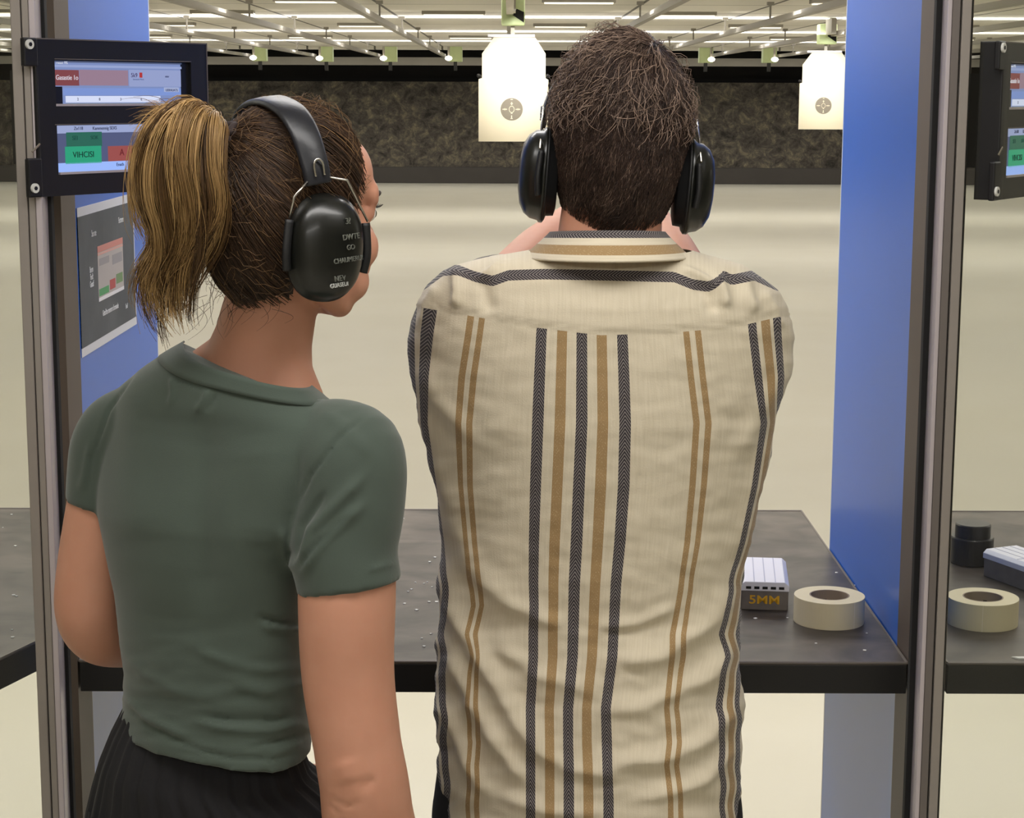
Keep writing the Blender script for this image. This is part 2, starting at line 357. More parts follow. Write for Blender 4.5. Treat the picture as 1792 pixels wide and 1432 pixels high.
# -- the hanging targets
def target(px, Y, scale_px, label, ytop, green_py, tilt=0):
    c = P(px, 160, Y); s = scale_px / F_ * Y * .986   # metres per photo pixel of the centre target
    t = empty('paper_target', (c.x, Y, CAMZ), label=label, cat='target')
    pts = [(-57, 247), (61, 247), (61, 132), (61, 96), (38, 62), (-37, 62), (-54, 92), (-54, 136), (-58, 138)]
    pts = [(-60, 247), (62, 247), (62, 140), (57, 137), (57, 95), (36, 63), (-30, 63), (-54, 95), (-54, 137), (-60, 139)]
    pz = [(x * s, (160 - y) * s) for x, y in pts]
    MB().prism_xz(pz[::-1], -.006, .006).build('target_card', M['card'], t)
    d = MB(); n = 40; d.prism_xz([(-2 * s + 19.5 * s * math.cos(2 * math.pi * i / n), -31 * s + 19.5 * s * math.sin(2 * math.pi * i / n)) for i in range(n)][::-1], -.008, -.006)
    dd = d.build('bullseye_disc', M['disc'], t)
    q = MB()
    for (x, z, w, h) in [(-2, -14, 4, 1.2), (-2, -21, 1.6, 5), (-2, -21, 4, 1.4), (-2, -44, 1.6, 5), (-2, -47, 4, 1.2), (-14, -31, 8, 1.6), (9, -31, 8, 1.6), (-14, -31, 2, 3), (9, -31, 2, 3), (-2, -38, 3, 1.2)]:
        q.box((x - w / 2) * s, (x + w / 2) * s, -.0095, -.008, (z - h / 2) * s, (z + h / 2) * s)
    for i in range(24):
        a0, a1 = 2 * math.pi * i / 24, 2 * math.pi * (i + 1) / 24
        q.add([((-2 + r_ * math.cos(a) * .8) * s, -.0095, (-31 + r_ * math.sin(a)) * s) for a, r_ in ((a0, 6), (a1, 6), (a1, 5.1), (a0, 5.1))], [(0, 1, 2, 3)])
    q.build('bullseye_marks', M['card'], dd)
    MB().box(-44 * s, 38 * s, -.02, .02, 93 * s, 98 * s).build('clamp_bar', M['white_pl'], t, bevel=.003)
    for sx in (-60, 60):
        MB().ball((sx * s, -.01, 27 * s), 3.2 * s).ball((sx * s + 3 * s, -.01, 26 * s), 2.4 * s).build('clip', M['black'], t, smooth=True)
    MB().box(-4 * s, 3 * s, -.015, .015, 98 * s, RZ - CAMZ + .0).build('hanger_post', M['rail'], t)
    return t, s
t1, s1 = target(897.5, 15.4, 1.0, 'large cream hanging target with chamfered top and grey bullseye, left of the man', 62, 0)
t2, s2 = target(1443, 21.0, .735, 'smaller cream hanging target with grey bullseye beside the right blue partition', 88, 0)
# carriers above each target
for (px, py, Y, w, h, tt, lab) in [(898, 22, 15.4, 40, 44, t1, 'pale green carrier box with black notch, above the large centre target'), (1447, 60, 21.0, 30, 34, t2, 'green carrier box with black notch, above the smaller right target')]:
    c = P(px, py, Y - .05); a = w / F_ * Y / 2; b = h / F_ * Y / 2
    o = empty('target_carrier', c, label=lab, cat='carrier', group='carriers holding the hanging targets')
    MB().box(-a, a, -.1, .1, -b, b).build('carrier_box', M['green'], o, bevel=.012)
    MB().prism_xz([(a * .3, b * .25), (a * .92, 0), (a * .92, -b * .8), (-a * .1, -b * .2)][::-1], -.106, -.1).build('notch', M['blackgap'], o)
    MB().box(-a * .35, a * .2, -.5, -.11, -b * .1, b * 1.4).build('drive_bar', M['beam'], o)
    sp = bpy.data.lights.new('target_spot', 'SPOT'); sp.energy = 190 if Y < 17 else 90; sp.spot_size = math.radians(52); sp.spot_blend = .9; sp.color = (1, .97, .9); sp.shadow_soft_size = .05
    so = bpy.data.objects.new('target_spot', sp); COL.objects.link(so); so.location = (c.x, Y - 1.0, CAMZ + .62)
    dv = Vector((c.x, Y, CAMZ + .12)) - Vector(so.location); so.rotation_euler = dv.to_track_quat('-Z', 'Y').to_euler()

# ================================================================== LANE PARTITIONS, POSTS, GLASS
PITCHX = 1.235; XL, XR = -.612, .571
def partition(x0, x1, label, side):
    p = empty('partition', ((x0 + x1) / 2, 2.95, 0), label=label, cat='partition')
    w = (x1 - x0) / 2
    MB().box(-w, w, -.28, .31, .0, CEIL).build('blue_panel', M['blue'], p)
    MB().box(-w, w, -.365, -.28, 0, CEIL).build('bronze_post', M['brown'], p)
    MB().box(-w, w, .31, .316, 0, CEIL).build('edge_strip', M['edge_white'], p)
    return p
partition(XL - .052, XL, 'blue lane partition with bronze post on the left, behind the screens', 'l')
partition(XR, XR + .052, 'blue lane partition with bronze post on the right of the bench', 'r')
# glass screen frames: profile boxes measured off the photo at one distance
YG = 2.44
def bar(pa, pb, y0, y1, m, nm, parent):
    x0 = P(pa, 716, y0).x; x1 = P(pb, 716, y0).x; return MB().box(x0, x1, y0, y1, 0, CEIL).build(nm, m, parent, bevel=.0012)
fl = struct(empty('door_1')); fl.name = 'door_1'
bar(86, 103, YG + .03, YG + .045, M['blackgap'], 'rubber_gasket', fl)
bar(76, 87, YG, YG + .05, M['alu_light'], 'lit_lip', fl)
bar(64, 76, YG + .002, YG + .06, M['alu'], 'jamb_profile', fl)
bar(45, 62, YG, YG + .05, M['alu'], 'stile_profile', fl)
bar(62, 64, YG + .02, YG + .05, M['blackgap'], 'seam', fl)
fr = struct(empty('door_2'))
bar(1611, 1631, YG + .03, YG + .045, M['blackgap'], 'rubber_gasket', fr)
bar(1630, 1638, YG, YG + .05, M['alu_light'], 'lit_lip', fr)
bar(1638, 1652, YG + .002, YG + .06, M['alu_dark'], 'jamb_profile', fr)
bar(1652, 1655, YG + .02, YG + .05, M['blackgap'], 'seam', fr)
bar(1655, 1671, YG, YG + .05, M['alu'], 'stile_profile', fr)
bar(1671, 1673.5, YG + .02, YG + .05, M['blackgap'], 'glazing_seal', fr)
xa = P(45, 716, YG).x; xb = P(1673.5, 716, YG).x
struct(MB().box(xa - 1.1, xa + .001, YG + .012, YG + .02, 0, CEIL).build('window_1', M['glass']))
struct(MB().box(xb - .001, xb + 1.1, YG + .012, YG + .02, 0, CEIL).build('window_2', M['glass']))

# ================================================================== BENCHES
ZT = .92
def bench(x0, x1, label, cut=None):
    y0, y1 = 2.585, 3.57
    b = empty('shooting_bench', ((x0 + x1) / 2, (y0 + y1) / 2, 0), label=label, cat='bench', group='black lane benches'); ox, oy = b.location.x, b.location.y
    pts = [(x0, y0), (x1, y0), (x1, y1), (x0, y1)]
    if cut: pts = [(x0, y0), (x1 - .06, y0), (x1, y0 + .17), (x1, y1), (x0, y1)]
    pl = [(x - ox, y - oy) for x, y in pts]
    MB().prism(pl, ZT - .004, ZT).build('bench_top', M['tbl'], b)
    MB().prism(pl, ZT - .046, ZT - .004).build('bench_apron', M['black'], b, bevel=.001)
    e = MB(); n = len(pl)
    for i in range(n):
        a, c = Vector(pl[i] + (0,)), Vector(pl[(i + 1) % n] + (0,)); e.tube([(a.x, a.y, ZT - .0005), (c.x, c.y, ZT - .0005)], .0022, 6)
    e.build('edge_strip', M['alu_dark'], b)
    for sx in (-1, 1):
        xx = sx * ((x1 - x0) / 2 - .012)
        MB().prism_xz([(xx - .006, ZT - .046), (xx + .006, ZT - .046), (xx + .006, ZT - .10), (xx - .006, ZT - .10)], -.2, .2).build('support_bracket', M['black'], b)
    return b
bench(XL + .003, XR - .003, 'black scuffed shooting bench in front of the man, holding the ammunition box and tape')
bench(XL - PITCHX + .003, XR - PITCHX - .003, 'dark scuffed neighbouring bench behind the left glass screen', cut=True)
bench(XL + PITCHX + .003, XR + PITCHX, 'dark neighbouring bench behind the right glass screen')

# ================================================================== SCREEN UNIT
def monitor(dx, label, group=None):
    o0 = P(60, 66, 2.44); o1 = P(362, 79, 2.70)
    ux = Vector((o1.x - o0.x, o1.y - o0.y, 0)); Wd = ux.length; ux.normalize(); uz = Vector((0, 0, 1)); n = ux.cross(uz)   # n towards viewer
    if n.y > 0: n = -n
    Hh = o0.z - P(60, 345, 2.44).z
    mw = frame(o0, ux, uz)             # local: x right, y up, z toward viewer
    root = empty('screen_unit', cat='screen', label=label, group=group); root.matrix_world = Matrix.Translation((dx, 0, 0)) @ mw
    def L(px, py):
        d = ray(px, py); nn = n; t = (o0 - CAMP).dot(nn) / d.dot(nn); v = CAMP + d * t - o0; return v.dot(ux), v.z
    def rect(a, b, z0, z1, m, nm, par, bevel=0):
        (x0, y0), (x1, y1) = L(*a), L(*b); return MB().box(min(x0, x1), max(x0, x1), min(y0, y1), max(y0, y1), z0, z1).build(nm, m, par, bevel=bevel)
    # housing with two openings: bars around them
    xs = [0, L(97, 150)[0], L(335, 150)[0], Wd]
    ya, yb, yc, yd = L(100, 104)[1], L(100, 186)[1], L(104, 219)[1], L(104, 306)[1]
    h = MB(); dp = -.005
    h.box(0, Wd, -Hh, 0, -.03, dp)                       # back
    h.box(0, xs[1], -Hh, 0, dp, 0); h.box(xs[2], Wd, -Hh, 0, dp, 0)
    h.box(xs[1], xs[2], ya, 0, dp, 0); h.box(xs[1], xs[2], yc, yb, dp, 0); h.box(xs[1], xs[2], -Hh, yd, dp, 0)
    hs = h.build('housing', M['black'], root)
    MB().box(xs[1], xs[2], yb + .0, yb + .003, dp, .0005).box(xs[1] + .003, xs[2], yd, yd + .003, dp, .0005).build('bezel_lip', M['alu_light'], hs)
    0 or MB().box(0, Wd, -.0016, .0, 0, .0006).box(Wd - .0016, Wd, -Hh, 0, 0, .0006).box(xs[1], xs[2], ya, ya + .0012, 0, .0006).box(xs[1] - .003, xs[2], yc, yc + .0012, 0, .0006).build('pale_edge', M['alu_dark'], hs)  # thin paler strips along the housing and opening edges
    E = lambda nm, c, s=1.0: mat(nm, '101018', .3, emit=(c, s))
    def lb(nm, a, b, c, z, par, s=.8): return rect(a, b, dp + z, dp + z + .0004, E(nm, c, s), nm, par)
    top = lb('upper_screen', (97, 106), (321, 186), '8fa2d8', .0005, root, .72)
    lb('status_bar', (97, 106), (321, 113), '56607e', .001, top)
    lb('title_bar', (97, 113), (321, 121), 'a5b4e2', .001, top)
    lb('red_tile', (98, 122), (142, 150), '8c4a4a', .0012, top)
    lb('mauve_tile', (142, 122), (228, 150), 'a5889a', .0012, top)
    lb('pale_tile', (229, 122), (320, 152), 'a2aedb', .0012, top)
    lb('blue_strip', (114, 154), (320, 167), '88a2e4', .0012, top)
    lb('white_row', (118, 168), (284, 179), 'dfe6ff', .0014, top, .9)
    lb('red_mark', (247, 127), (252, 136), 'c03a30', .0016, top)
    lb('grey_strip', (120, 181), (300, 187), '8a9a9a', .0014, top)
    lb('name_field', (290, 153), (316, 161), 'b4bfe4', .0014, top)
    lb('corner_block', (97, 151.5), (113, 188), '141318', .0016, top, .3)
    lo = lb('lower_screen', (102, 220), (335, 300), '60688e', .0005, root, .7)
    lb('header_bar', (102, 220), (335, 229), 'aab6e0', .001, lo)
    lb('dark_green_tile', (119, 232), (182, 256), '2e6f5a', .0012, lo)
    lb('green_button', (117, 257), (181, 285), '2fae83', .0014, lo)
    lb('red_button', (192, 256), (236, 281), 'a8564e', .0014, lo)
    lb('footer_bar', (105, 286), (335, 299), '9dbcff', .0014, lo, .95)
    def tx(s, px, py, hpx, c, par, nm='lettering', sc=1.0, wid=1.0, st=.8):
        x, y = L(px, py); y2 = L(px, py + hpx)[1]; sz = (y - y2) * 1.35
        text(s, sz, E('screen_text', c, st), Matrix.Translation((x, y, dp + .0022)), par, nm, sx=wid)
    tx('rwast 9%', 111, 110, 5, 'd9def0', top, wid=1.1)
    tx('Gasastie 1o', 120, 136, 9, 'e8e2ee', top, wid=.92)
    tx('5k9', 237.5, 132, 8, '50456e', top)
    tx('laesumeie Mests', 245, 139, 3, '6b79a8', top)
    tx('mier', 295, 134, 4, '39406a', top)
    tx('UERNUATS', 303, 158, 4.5, '3c4468', top)
    for px_, c in ((139, '2'), (177, '8'), (214, '3'), (250, '6'), (282, '2')): tx(c, px_, 174, 5, '30365a', top)
    tx('Zx118', 140, 225, 6, '262a4a', lo); tx('Kammennig SEXS', 186, 224.5, 6, '262a4a', lo)
    tx('SEI', 134, 242, 8, '1a4a40', lo); tx('SOK', 168, 241, 7, '1a4a40', lo)
    tx('VIHCISI', 149, 271, 11, '0b2a20', lo, wid=1.05); tx('A', 216, 267, 12, '6b1a1a', lo); tx('Enath', 213, 288, 6, '222a55', lo)
    # mounting bracket with bolts at the left
    br = MB(); br.box(-.021, .002, -.036, 0, -.004, .004).box(-.021, .002, -Hh, -Hh + .05, -.004, .004).box(-.002, .003, -Hh, 0, -.03, .002)
    br.build('mounting_bracket', M['black'], root, bevel=.002)
    for yy in (-.0085, -Hh + .012):
        t_ = MB(); t_.tube([(-.013, yy, .003), (-.013, yy, .007)], .0062, 20); bo = t_.build('bolt', M['bolt'], root)
        MB().tube([(-.013, yy, .0068), (-.013, yy, .0076)], .0028, 6).build('hex_socket', M['black'], bo)
    MB().tube([(-.015, -Hh + .058, .005), (-.003, -Hh + .068, .006)], .0015, 6).build('latch_pin', M['wire'], root)
    # arm to the jamb
    MB().box(.01, .03, -Hh * .8, -Hh * .2, -.06, -.03).build('arm_plate', M['black'], root)
    return root
monitor(0, 'black double screen unit on the left post, lit blue, behind the ponytail')
monitor(PITCHX - .004, 'black double screen unit seen through the right glass screen')
# poster on the left partition (plane X = XL)
def poster():
    X = XL + .0005
    root = empty('instruction_poster', PX(185, 480, X), label='dark instruction poster with white border on the left blue partition', cat='poster')
    oy, oz = root.location.y, root.location.z
    def Q(px, py): v = PX(px, py, X); return v.y - oy, v.z - oz
    ya, z0 = Q(143, 622); yb, z1 = Q(232, 340); z0 = (Q(143, 622)[1] + Q(236, 573)[1]) / 2
    z1 = (Q(135, 360)[1] + Q(231, 342)[1]) / 2
    def rect(y0, y1, za, zb, d, m, nm, par): return MB().box(0, d, y0, y1, za, zb).build(nm, m, par)
    sh = rect(ya, yb, z0, z1, .0006, mat('poster_paper', 'd8dae2', .4), 'sheet', root)
    b = .013
    ink = mat('poster_navy', '333c4c', .45, var=(9, .6, '575d66'), spec=.3)
    pf = rect(ya + .0, yb - .006, z0 + b, z1 - b, .0009, ink, 'printed_field', sh)
    def uvrect(u0, u1, v0, v1, d, c, nm, par):
        yy = lambda u: ya + (yb - ya) * u; zz = lambda v: z1 + (z0 - z1) * v
        return rect(yy(u0), yy(u1), zz(v1), zz(v0), d, mat(nm, c, .5), nm, par)
    sc = uvrect(.30, .76, .30, .68, .0011, 'b7b0ae', 'screen_picture', sh)
    uvrect(.30, .76, .30, .345, .0013, 'd0867e', 'red_header', sc); uvrect(.30, .76, .35, .365, .0013, 'd8a49b', 'pink_line', sc)
    uvrect(.33, .50, .39, .44, .0013, '9c979b', 'grey_block', sc); uvrect(.56, .74, .40, .47, .0013, '98949a', 'round_block', sc)
    uvrect(.31, .48, .60, .65, .0013, '3f9a5e', 'green_tile', sc); uvrect(.50, .60, .57, .64, .0013, 'b8474a', 'red_tile', sc); uvrect(.62, .74, .55, .62, .0013, '6a8d5e', 'olive_tile', sc)
    uvrect(.30, .76, .66, .685, .0013, 'e8e6ea', 'white_footer', sc)
    mt = mat('poster_lettering', 'f0f2f6', .5)
    for s, u, v, sz in [('Seo oze', .25, .20, .014), ('Eiuctmere', .74, .17, .013), ('Buren', .19, .44, .013), ('Feoft', .19, .49, .013), ('Guaatf', .19, .54, .013), ("Getss'hte cmamers of acseasaie", .5, .78, .0125), ('Eand', .80, .82, .011)]:
        yy = ya + (yb - ya) * u; zz = z1 + (z0 - z1) * v
        text(s, sz, mt, frame((.0012, yy, zz), (0, 1, 0), (0, 0, 1)), sh, 'lettering', sx=.72)
poster()

# ================================================================== THINGS ON THE BENCHES
def ammo_box(loc, rot, label, ribs=True):
    r = empty('ammunition_box', loc, (0, 0, rot), label=label, cat='box', group='ammunition boxes')
    MB().box(-.037, .037, -.078, .078, 0, .034).build('carton', M['carton'], r, bevel=.0015)
    t = MB(); t.prism_xz([(-.038, .031), (.038, .031), (.038, .040), (.031, .046), (-.031, .046), (-.038, .040)], -.079, .080)
    tr = t.build('plastic_tray', M['white_pl'], r, bevel=.001)
    g = MB()
    for x in (-.0165, 0, .0165): g.box(x - .0008, x + .0008, -.076, .077, .0455, .0464)
    if not ribs:
        g.box(-.031, .031, -.001, .001, .0455, .0465)
    g.build('tray_groove', mat('tray_groove_grey', 'b4b6cc', .5), tr)
    d = MB()
    for i in range(5): d.box(-.029 + i * .0128, -.021 + i * .0128, -.0797, -.079, .0345, .0385)
    d.build('tray_slot', M['black'], tr)
    text('5MM', .019, M['gold'], frame((0, -.0785, .0165), (1, 0, 0), (0, 0, 1)), r, 'gold_lettering', sx=1.25, bold=.00025)
    return r
def tape_roll(loc, rot, label):
    r = empty('tape_roll', loc, (0, 0, rot), label=label, cat='tape roll', group='cream masking tape rolls')
    n = 64; prof = [(.0305, 0), (.0535, 0), (.0537, .001), (.0537, .040), (.0535, .041), (.0305, .041)]
    rings = [[(q[0] * math.cos(2 * math.pi * i / n), q[0] * math.sin(2 * math.pi * i / n), q[1]) for i in range(n)] for q in prof]
    MB().loft(rings, cap=False).build('tape', M['tape'], r, smooth=False)
    prof = [(.0305, .0), (.0305, .0412), (.0285, .0412), (.0285, .0), (.0305, .0)]
    rings = [[(q[0] * math.cos(2 * math.pi * i / n), q[0] * math.sin(2 * math.pi * i / n), q[1]) for i in range(n)] for q in prof]
    co = MB().loft(rings, cap=False).build('cardboard_core', M['cardb'], r)
    k = MB()
    for a0, a1, z0, z1 in [(1.9, 2.2, .02, .027), (2.3, 2.5, .021, .028), (1.6, 1.85, .02, .026), (.2, .3, .008, .024), (.35, .45, .006, .02), (.1, .15, .01, .026), (.5, .62, .014, .018), (2.7, 3.0, .017, .0175)]:
        k.add([(.0283 * math.cos(a), .0283 * math.sin(a), z) for a, z in ((a0, z0), (a1, z0), (a1, z1), (a0, z1))], [(0, 1, 2, 3)])
    k.build('core_print', M['ink'], co)
    MB().add([(.0539 * math.cos(a), .0539 * math.sin(a), z) for a, z in ((-.62, .0), (-.60, 0), (-.60, .041), (-.62, .041))], [(0, 1, 2, 3)]).build('tape_end', M['tape_side'], r)
    return r
c = PZ(1347, 1069, ZT); ammo_box((c.x, c.y + .079, ZT), -.11, 'dark ammunition box with white tray and gold lettering, right of the man')
c = PZ(1452, 1090, ZT); tape_roll((c.x, c.y + .01, ZT), -.35, 'cream masking tape roll lying flat beside the ammunition box')
c = PZ(1721, 1093, ZT); tape_roll((c.x, c.y + .01, ZT), -1.2, 'cream masking tape roll behind the right glass screen')
c = PZ(1790, 1040, ZT); ammo_box((c.x + .03, c.y + .06, ZT), .42, 'white topped ammunition box behind the right glass screen', ribs=False)
# dark round tub on the right bench
c = PZ(1700, 985, ZT); tb = empty('round_tub', (c.x, c.y, ZT), label='dark stepped round tub on the bench behind the right glass', cat='tub')
def lathe(prof, n=48): return MB().loft([[(q[0] * math.cos(2 * math.pi * i / n), q[0] * math.sin(2 * math.pi * i / n), q[1]) for i in range(n)] for q in prof])
TUBM = mat('dark_tub_plastic', '2a2a2e', .35)
lathe([(.034, 0), (.036, .002), (.036, .045), (.035, .047)]).build('tub_body', TUBM, tb, smooth=False)
lathe([(.030, .047), (.030, .068), (.0285, .070)]).build('tub_lid', TUBM, tb)
# paper crumbs scattered on the benches
crumb = [(706, 908), (752, 984), (761, 976), (727, 1020), (742, 1022), (748, 1019), (720, 1032), (714, 1036), (708, 1057), (751, 1054), (764, 1054), (729, 1068), (756, 1028), (754, 1110), (738, 1118), (742, 1132), (1464, 1003), (1517, 1109), (1513, 1139), (1428, 1127), (1497, 1025), (1322, 1083), (1378, 1082), (20, 901), (27, 956), (24, 1042), (29, 1044), (21, 1103), (5, 924), (22, 1116)]
pm0 = MB().box(-.0022, .0022, -.0025, .0025, 0, .0012).build('paper_scrap', M['paper'], bevel=.0004)
for i, (px, py) in enumerate(crumb):
    o = pm0 if i == 0 else pm0.copy()
    if i: COL.objects.link(o)
    o.location = PZ(px, py, ZT); k = random.uniform(.5, 1.15); o.scale = (k, k, 1); o.rotation_euler = (0, 0, random.uniform(0, 3))
    zone = lambda q: 0 if q[0] < 100 else (1 if q[0] < 900 else 2)
    rank = sorted([q for q in crumb if zone(q) == zone((px, py))], key=lambda q: -q[1]).index((px, py))
    tag(o, 'tiny white paper scrap on bench %s, %s from the front' % (['behind the left glass', 'between the two people', 'by the tape'][zone((px, py))], ['first', 'second', 'third', 'fourth', 'fifth', 'sixth', 'seventh', 'eighth', 'ninth', 'tenth', 'eleventh', 'twelfth', 'thirteenth', 'fourteenth', 'fifteenth', 'sixteenth', 'seventeenth'][rank]), 'paper scrap', 'white scraps on the benches')
c = PZ(1786, 1153, ZT); o = MB().prism([(-.012, .004), (-.004, -.004), (.016, -.003), (.012, .005)], 0, .002).build('paper_label', M['paper']); o.location = c
tag(o, 'small white torn paper label on the right bench edge', 'paper')
# ================================================================== PEOPLE
def arr(t): a = np.array(t, float); return lambda y, a=a: [np.interp(y, a[:, 0], a[:, i]) for i in range(1, a.shape[1])]
RN = np.array(rgt), np.array(up), np.array(fwd)
def Pn(px, py, Y):
    d = np.outer((px - 896) / F_, RN[0]) + np.outer((716 - py) / F_, RN[1]) + RN[2]
    return np.array(CAMP) + d * (Y / d[:, 1])[:, None]
def body_loft(sil, dep, top, hem, nr, nc, ex=2.3, shear=0.0, a0=0.0, a1=2 * math.pi, closed=True):
    t = np.linspace(0, 1, nr)[:, None]; a = np.linspace(a0, a1, nc, endpoint=not closed)[None, :]
    hy = hem(a); tp = top(a) if callable(top) else top
    py = (tp + (hy - tp) * t * np.ones_like(a)); A = (a * np.ones_like(t)).ravel(); py = py.ravel()
    L, R = arr(sil)(py); Yc, d = arr(dep)(py)
    ca, sa = np.cos(A), np.sin(A); e = 2 / ex
    cx = np.sign(ca) * np.abs(ca) ** e; sy = np.sign(sa) * np.abs(sa) ** e
    px = (L + R) / 2 + (R - L) / 2 * cx
    p = Pn(px, py, Yc); xc = Pn((L + R) / 2, py, Yc)[:, 0]
    p[:, 1] = Yc + d * sy - shear * (p[:, 0] - xc)
    F = []
    for i in range(nr - 1):
        for k in range(nc if closed else nc - 1):
            F.append((i * nc + k, (i + 1) * nc + k, (i + 1) * nc + (k + 1) % nc, i * nc + (k + 1) % nc))
    return p, F, A, py
def normals(V, F):
    Fa = np.array([f for f in F if len(f) == 4]); n = np.cross(V[Fa[:, 2]] - V[Fa[:, 0]], V[Fa[:, 3]] - V[Fa[:, 1]])
    N = np.zeros_like(V)
    for i in range(4): np.add.at(N, Fa[:, i], n)
    return N / (np.linalg.norm(N, axis=1, keepdims=True) + 1e-12)
def strands(name, paths, r0, r1, m, parent, rnd):
    paths = np.asarray(paths); n, k, _ = paths.shape                 # (n strands, k points, 3)
    tg = np.gradient(paths, axis=1); tg /= np.linalg.norm(tg, axis=2, keepdims=True) + 1e-9
    a = np.cross(tg, np.array([.3, .2, .93])); a /= np.linalg.norm(a, axis=2, keepdims=True) + 1e-9; b = np.cross(tg, a)
    rad = np.linspace(1, 0, k)[None, :, None]; rad = (r1 + (r0 - r1) * np.minimum(1, rad * 1.6))
    V = np.stack([paths + rad * (a * math.cos(q) + b * math.sin(q)) for q in (0, 2.094, 4.189)], axis=2).reshape(-1, 3)
    base = (np.arange(n)[:, None, None] * k + np.arange(k - 1)[None, :, None]) * 3; j = np.arange(3)[None, None, :]
    j2 = (j + 1) % 3; Fq = np.stack([base + j, base + j2, base + 3 + j2, base + 3 + j], axis=-1).reshape(-1, 4)
    me = bpy.data.meshes.new(name); me.vertices.add(len(V)); me.vertices.foreach_set('co', V.ravel().astype(np.float32))
    me.loops.add(Fq.size); me.loops.foreach_set('vertex_index', Fq.ravel().astype(np.int32))
    me.polygons.add(len(Fq)); me.polygons.foreach_set('loop_start', np.arange(0, Fq.size, 4, dtype=np.int32))
    me.polygons.foreach_set('use_smooth', [True] * len(Fq)); me.update(calc_edges=True)
    at = me.attributes.new('rnd', 'FLOAT', 'POINT'); at.data.foreach_set('value', np.repeat(rnd, k * 3).astype(np.float32))
    me.materials.append(m); o = bpy.data.objects.new(name, me); COL.objects.link(o); o.parent = parent; return o
def unit(v): v = np.asarray(v, float); return v / (np.linalg.norm(v, axis=-1, keepdims=True) + 1e-12)
def rough_noise(p, s, seed=0.0): return np.array([noise.noise_vector(Vector(q * s) + Vector((seed, seed, seed))) for q in p])
def head_parts(mb, T, k=1.0, female=False):
    h = MB(); nf = .80 if female else 1; B = lambda c, r, rot=None: h.ball([q * k for q in c], [q * k for q in r], 28, 18, rot)
    B((0, -.008, .02), (.0735, .091, .088)); B((0, .03, -.03), (.0585, .062, .085)); B((0, .056, -.098), (.026, .026, .020))
    B((0, .05, .04), (.06, .042, .05))
    for s in (-1, 1):
        h.tube([Vector((s * .060, .0, -.045)) * k, Vector((s * .053, .018, -.085)) * k, Vector((s * .03, .05, -.105)) * k, Vector((0, .062, -.108)) * k], [.018 * k, .018 * k, .017 * k, .017 * k], 12)
        B((s * .036, .062, -.035), (.024, .024, .022)); B((s * .030, .082, .014), (.021, .010, .007))
        B((s * .075, -.004, -.018), (.006, .017, .030), Matrix.Rotation(s * .25, 3, 'Z')); B((s * .078, .004, -.018), (.006, .009, .014))
        B((s * .011, .095, -.033), (.0075, .009, .008))
        B((s * .031, .078, -.001), (.0135, .012, .0115))
    h.tube([Vector((0, .084, .008)) * k, Vector((0, .097 * (nf * .3 + .7), -.012)) * k, Vector((0, .110 * (nf * .45 + .55), -.031)) * k, Vector((0, .096, -.040)) * k], [.008 * k, .0085 * k * nf, .0105 * k * nf, .006 * k], 14)
    if female:
        for s in (-1, 1): B((s * .042, .064, -.040), (.025, .026, .028)); B((s * .030, .060, -.080), (.027, .026, .026)); B((s * .026, .080, .022), (.026, .012, .018))
    B((0, .089, -.062), (.023, .012, .006)); B((0, .088, -.071), (.020, .012, .0065)); B((0, .07, -.066), (.034, .024, .02))
    h.xf(T); mb.add(h.V, h.F)
def hand(mb, wrist, palm_dir, palm_nrm, curl=.35, thumb_side=1, spread=.1, k=1.0):
    d = Vector(palm_dir).normalized(); n = Vector(palm_nrm); n = (n - d * n.dot(d)).normalized(); s = d.cross(n) * thumb_side
    w = Vector(wrist); mb.tube([w, w + d * .04 * k, w + d * .085 * k], [(.024 * k, .02 * k), (.032 * k, .017 * k), (.038 * k, .013 * k)], 16)
    for i, (o, l) in enumerate([(.028, .070), (.0095, .078), (-.0095, .073), (-.028, .058)]):
        p = w + (d * .082 + s * o) * k; pts = [p - d * .012]; ang = 0; dd = (d + s * spread * o * 30).normalized()
        pts.append(p)
        for j, f in enumerate((.45, .32, .25)):
            ang += curl * (1.0 + .25 * j) + .06 * i; v = dd * math.cos(ang) + n * math.sin(ang); p = p + v * l * f * k; pts.append(p)
        mb.tube(pts, [.0092 * k, .009 * k, .0083 * k, .0075 * k, .006 * k], 10, sub=4)
    p = w + (d * .025 + s * .022) * k
    mb.tube([p, p + (d * .028 + s * .026 + n * .012) * k, p + (d * .054 + s * .032 + n * .024) * k, p + (d * .075 + s * .028 + n * .036) * k], [.013 * k, .011 * k, .0095 * k, .0075 * k], 10, sub=4)
def shoe(x, y, m, parent, k=1.0, yaw=0):
    t = MB(); rings = []
    for yy, w, z0, hgt in [(-.085, .025, .0, .05), (-.07, .038, 0, .085), (-.02, .04, 0, .095), (.03, .042, 0, .08), (.09, .05, 0, .055), (.14, .048, 0, .045), (.18, .03, 0, .035), (.195, .012, .0, .02)]:
        rings.append([(w * k * math.cos(a), yy * k, max(0, hgt * k * (.5 + .5 * math.sin(a)))) for a in [2 * math.pi * i / 20 for i in range(20)]])
    t.loft(rings).xf(Matrix.Translation((x, y, 0)) @ Matrix.Rotation(yaw, 4, 'Z')); return t.build('shoe', m, parent, smooth=True)
